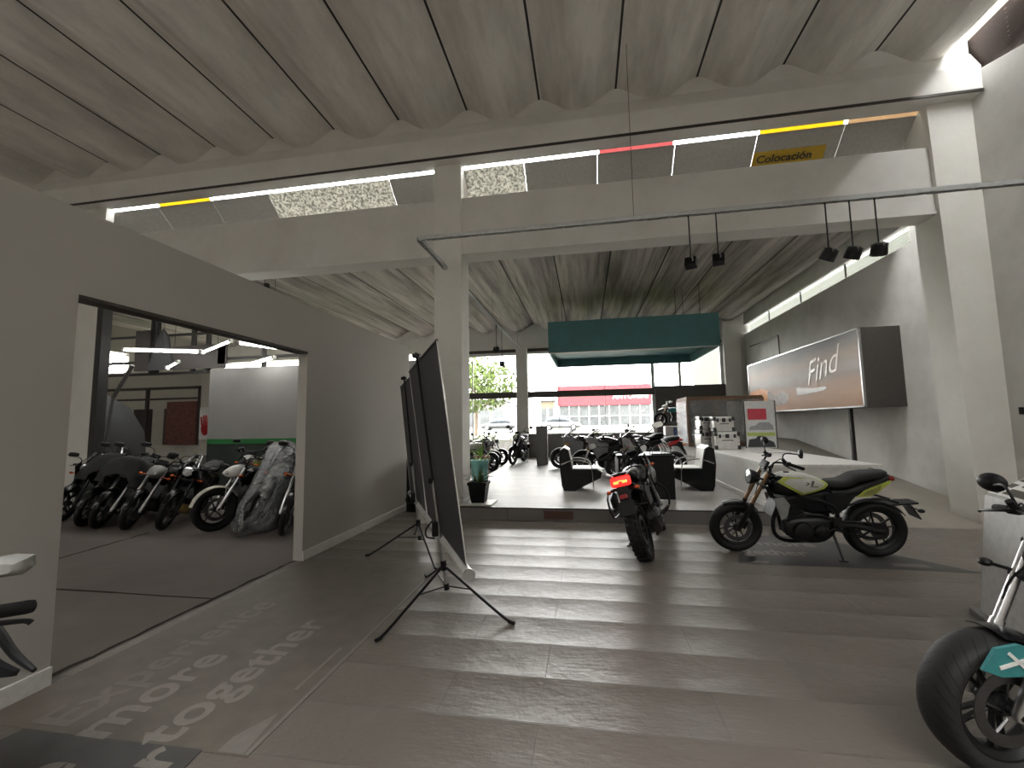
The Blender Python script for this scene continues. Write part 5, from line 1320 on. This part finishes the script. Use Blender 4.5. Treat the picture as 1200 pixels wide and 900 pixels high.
MB().loft([[Vector((-1.66, .96, .975)), Vector((-1.66, .955, .94)), Vector((-1.67, .94, .945)), Vector((-1.67, .945, .975))], [Vector((-1.535, .945, .945)), Vector((-1.55, .94, .905)), Vector((-1.56, .925, .91)), Vector((-1.545, .93, .945))], [Vector((-1.492, .952, .925)), Vector((-1.50, .95, .91)), Vector((-1.505, .94, .912)), Vector((-1.497, .942, .925))]]).xf(li).build('knuckle_guard', 'black_plastic', lbk)
# on the platform
PZ = .2
sp = bike('black sport motorcycle, furthest left of the row on the platform', 'motorcycles on the platform', 'sport', (-.1, 12.85, PZ), Hd(-1, -.12), .10, 1.40, .30, .31, .12, .15, 25, 10, fair='black_gloss', fair2='grey_tank', fork='silver', tube='gold', spokes=6)
cm = bike('motorcycle by the front pillar, nose turned to the camera', 'motorcycles on the platform', 'naked', (-2.33, 14.5, PZ), Hd(-.12, -1), .10, 1.40, .30, .31, .10, .13, 27, -10, fair2='black_plastic', fender='black_gloss', tank='black_gloss', fork='dark_metal', tube='silver')
G = 'motorcycles on the platform'
copy_tree(sp, (.55, 11.85, PZ), Hd(-1, -.15), 'dark sport motorcycle second in the row behind the left armchair', G, .10)
copy_tree(sp, (1.35, 10.8, PZ), Hd(-.95, -.2), 'sport motorcycle with red tail piece just behind the desk', G, .10, mats={'tail_fairing': 'red_plastic', 'side_fairing': 'white_plastic'})
copy_tree(cm, (1.55, 14.2, PZ), Hd(-.9, -.25), 'naked black motorcycle at the back of the row near the counter', G, .10)
copy_tree(cm, (-3.75, 14.0, PZ - .2), Hd(1, -.35), 'black motorcycle nearest the column, left group by the window', G, .10, mats={'fuel_tank': 'white_plastic'})
copy_tree(sp, (-3.95, 15.0, PZ - .2), Hd(1, -.25), 'white sided sport motorcycle in the middle of the left group', G, .10, mats={'side_fairing': 'white_plastic', 'nose_fairing': 'white_plastic'})
copy_tree(cm, (-3.85, 15.9, PZ - .2), Hd(1, -.2), 'naked motorcycle furthest back of the left group by the window', G, .10)
bike('small white and teal dirt bike perched on the printed box', None, 'dirt', (2.78, 14.5, CZ + .50), Hd(-1, -.12), 0, 1.30, .33, .30, .08, .10, 27, 0, .66, fender='white_plastic', fair='white_plastic', fair2='teal_plastic', tank='teal_plastic', wire=True, knob=False, head='x', mirrors=False, stand=False)
# in the garage, parked in a row and leaning on their stands
GG = 'motorcycles parked in the garage'
def gp_(fx, fy, a, wb=1.30):
    h = Vector((math.cos(a), math.sin(a))); return (fx - h.x * wb / 2, fy - h.y * wb / 2, 0)
GA = Hd(.5, -1)
c0 = bike('dark commuter motorcycle with a bare headlamp, third along the garage row', GG, 'commuter', gp_(-7.15, 5.72, GA), GA, .30, 1.30, .31, .30, .085, .10, 29, 0, head='x', wire=False, fork='silver', tube='silver', fair='light_grey', fender='black_gloss', case='dark_metal')
s0 = bike('dark motorcycle with gold edged nose cowl, fourth along the garage row', GG, 'sport', gp_(-6.50, 5.74, GA), GA, .28, 1.30, .31, .30, .085, .10, 27, 0, fair='gold', fair2='black_gloss', fork='dark_metal', tube='dark_metal', fender='black_gloss')
g5 = Hd(.1, -1)
bike('motorcycle with a white front mudguard and turned wheel, garage row', GG, 'commuter', gp_(-5.72, 5.80, g5), g5, .26, 1.30, .33, .31, .10, .11, 29, -32, head='x', wire=False, fork='silver', tube='silver', fair='white_plastic', fender='offwhite_fender')
P1, P2 = gp_(-7.72, 5.74, GA), gp_(-8.15, 5.84, GA)
copy_tree(c0, P1, GA, 'motorcycle under a black cloth cover, second along the garage row', GG, .30)
copy_tree(c0, P2, GA, 'motorcycle under a black cloth cover at the back left of the row', GG, .30)
PW_ = gp_(-4.98, 5.85, g5)
copy_tree(c0, PW_, g5, 'motorcycle wrapped in clear plastic film, garage row', GG, .22, mats={'fuel_tank': 'dark_red'})
copy_tree(c0, gp_(-4.38, 5.68, GA), GA, 'dark motorcycle at the right end of the garage row beside the opening', GG, .22)
copy_tree(s0, gp_(-8.95, 6.1, GA), GA, 'dark motorcycle at the left end of the garage row', GG, .22, mats={'nose_fairing': 'black_gloss'})
copy_tree(c0, (-7.2, 8.25, 0), Hd(.3, -1), 'motorcycle with a yellow tank in the second garage row', GG, .15, mats={'fuel_tank': 'lime_dull', 'headlight_lens': 'lens'})
copy_tree(s0, (-10.6, 8.1, 0), Hd(.9, -.6), 'dark motorcycle in second garage row before the covered rack', GG, .15, mats={'nose_fairing': 'black_gloss'})
# covers
mat('cloth_black', (.011, .011, .012), .75, bmp=.3, scale=14)
def cover(label, loc, rz, lean, m, prof, skirt, nm, group, seed, folds=.03, nx=26, nv=22, cat='cover'):
    """draped sheet: prof (x, top height, half width, hem height)"""
    P = catmull([Vector((a[0], a[1], a[2])) for a in prof], nx // (len(prof) - 1)); Q = catmull([Vector((a[3], 0, 0)) for a in prof], nx // (len(prof) - 1))
    rows = []
    for i, (p, q) in enumerate(zip(P, Q)):
        row = []
        for j in range(nv + 1):
            v = 2 * j / nv - 1; a = abs(v)
            if a < .35: y = p.z * (a / .35) * .75; z = p.y - .10 * (a / .35) ** 2 * p.z / .3
            else:
                t = (a - .35) / .65; y = p.z * (.75 + .25 * min(1, t * 2) + skirt * t); z = p.y - .10 * p.z / .3 - (p.y - .10 * p.z / .3 - q.x) * t
            w = noise.noise(Vector((p.x * 3.1 + seed, v * 2.2, seed))) * folds + math.sin(p.x * 17 + seed + a * 3) * folds * .5 * a
            row.append(Vector((p.x + noise.noise(Vector((v * 3, p.x * 2, seed + 5))) * folds, math.copysign(y + w, v), max(.02, z + w * .7))))
        rows.append(row)
    o = MB().loft(rows, closed=False).build(nm, m, None, 70)
    so = o.modifiers.new('Solidify', 'SOLIDIFY'); so.thickness = .004
    o.location = loc; o.rotation_euler = (-lean, 0, rz)
    return tag(o, label, cat, group)
cv = [(-.95, .86, .12, .70), (-.60, 1.0, .17, .62), (-.1, .98, .22, .55), (.25, 1.10, .40, .58), (.48, 1.10, .34, .62), (.66, .86, .16, .68)]
cover('black cloth draped over the second bike of the garage row', (P1[0], P1[1], .02), GA, .30, 'cloth_black', cv, .10, 'motorcycle_cover', 'cloth covers', 2)
cover('black cloth over the back left bike of the garage row', (P2[0], P2[1], .03), GA, .30, 'cloth_black', [(a, b + .04, c * 1.15, d) for a, b, c, d in cv], .10, 'motorcycle_cover', 'cloth covers', 9)
cover('crinkled clear plastic film tented over a bike in the garage', (PW_[0], PW_[1], .0), g5, .20, 'clear_film', [(-1.0, .75, .12, .45), (-.55, 1.05, .2, .35), (.05, 1.20, .28, .30), (.36, 1.36, .34, .18), (.62, .95, .28, .08), (.86, .42, .16, .02), (1.0, .1, .05, .02)], .12, 'plastic_wrap', None, 5, .085, 42, 36)
# ------------------------------------------------------------------ light and camera
W = bpy.data.worlds.new('World'); SC.world = W; W.use_nodes = True
nt = W.node_tree; bg = nt.nodes['Background']
tc = N(nt, 'ShaderNodeTexCoord'); s = N(nt, 'ShaderNodeSeparateXYZ'); nt.links.new(tc.outputs['Generated'], s.inputs[0])
nz = noisen(nt, tc.outputs['Generated'], 2.5, 5)
r = ramp(nt, [(0, (.84, .83, .81)), (.5, (.96, .955, .945)), (1, (1.0, .99, .975))]); nt.links.new(mathn(nt, 'ADD', mathn(nt, 'MULTIPLY', s.outputs[2], .5), mathn(nt, 'MULTIPLY', nz, .5)), r.inputs[0])
nt.links.new(r.outputs[0], bg.inputs['Color']); bg.inputs['Strength'].default_value = 5.0
def portal(nm, loc, rot, sx, sy):
    l = bpy.data.lights.new(nm, 'AREA'); l.shape = 'RECTANGLE'; l.size = sx; l.size_y = sy; l.cycles.is_portal = True
    o = bpy.data.objects.new(nm, l); C.objects.link(o); o.location = loc; o.rotation_euler = rot
portal('front_window_portal', (-.75, 17.3, 2.4), (-PI / 2, 0, 0), 11.7, 4.2)
portal('back_roof_portal', (-5.7, -3.6, 7.5), (0, 0, 0), 22, 2.8)
portal('roof_step_portal', (-5.7, 7.9, 6.6), (-.6, 0, 0), 23, 1.6)
portal('garage_window_portal', (-11.8, 17.4, 3.5), (-PI / 2, 0, 0), 9.8, 2.1)
SC.view_settings.view_transform = 'Standard'; SC.view_settings.look = 'None'; SC.view_settings.gamma = 1; SC.view_settings.exposure = 2.35
try: SC.view_settings.use_curve_mapping = False
except Exception: pass
SC.cycles.caustics_reflective = False; SC.cycles.caustics_refractive = False
SC.cycles.sample_clamp_indirect = 8; SC.cycles.blur_glossy = .8; SC.cycles.transparent_max_bounces = 16
SC.cycles.max_bounces = 10; SC.cycles.diffuse_bounces = 6
cam = bpy.data.cameras.new('camera'); cam.sensor_width = 36; cam.sensor_fit = 'HORIZONTAL'; cam.lens = 501.633 / 1200 * 36
cam.clip_start = .05; cam.clip_end = 400
co = bpy.data.objects.new('camera', cam); C.objects.link(co)
Rr = Matrix(((.985, .171, -.017), (-.032, .087, -.996), (-.169, .981, .091)))   # rows: right, down, forward
r0 = Vector(Rr[0]).normalized(); f0 = Vector(Rr[2]); f0 = (f0 - r0 * f0.dot(r0)).normalized(); d0 = f0.cross(r0)
u0 = -d0
if u0.z < 0: u0 = -u0
M = Matrix((r0, u0, -f0)).transposed().to_4x4(); M.translation = (0, 0, 1.55); co.matrix_world = M
SC.camera = co
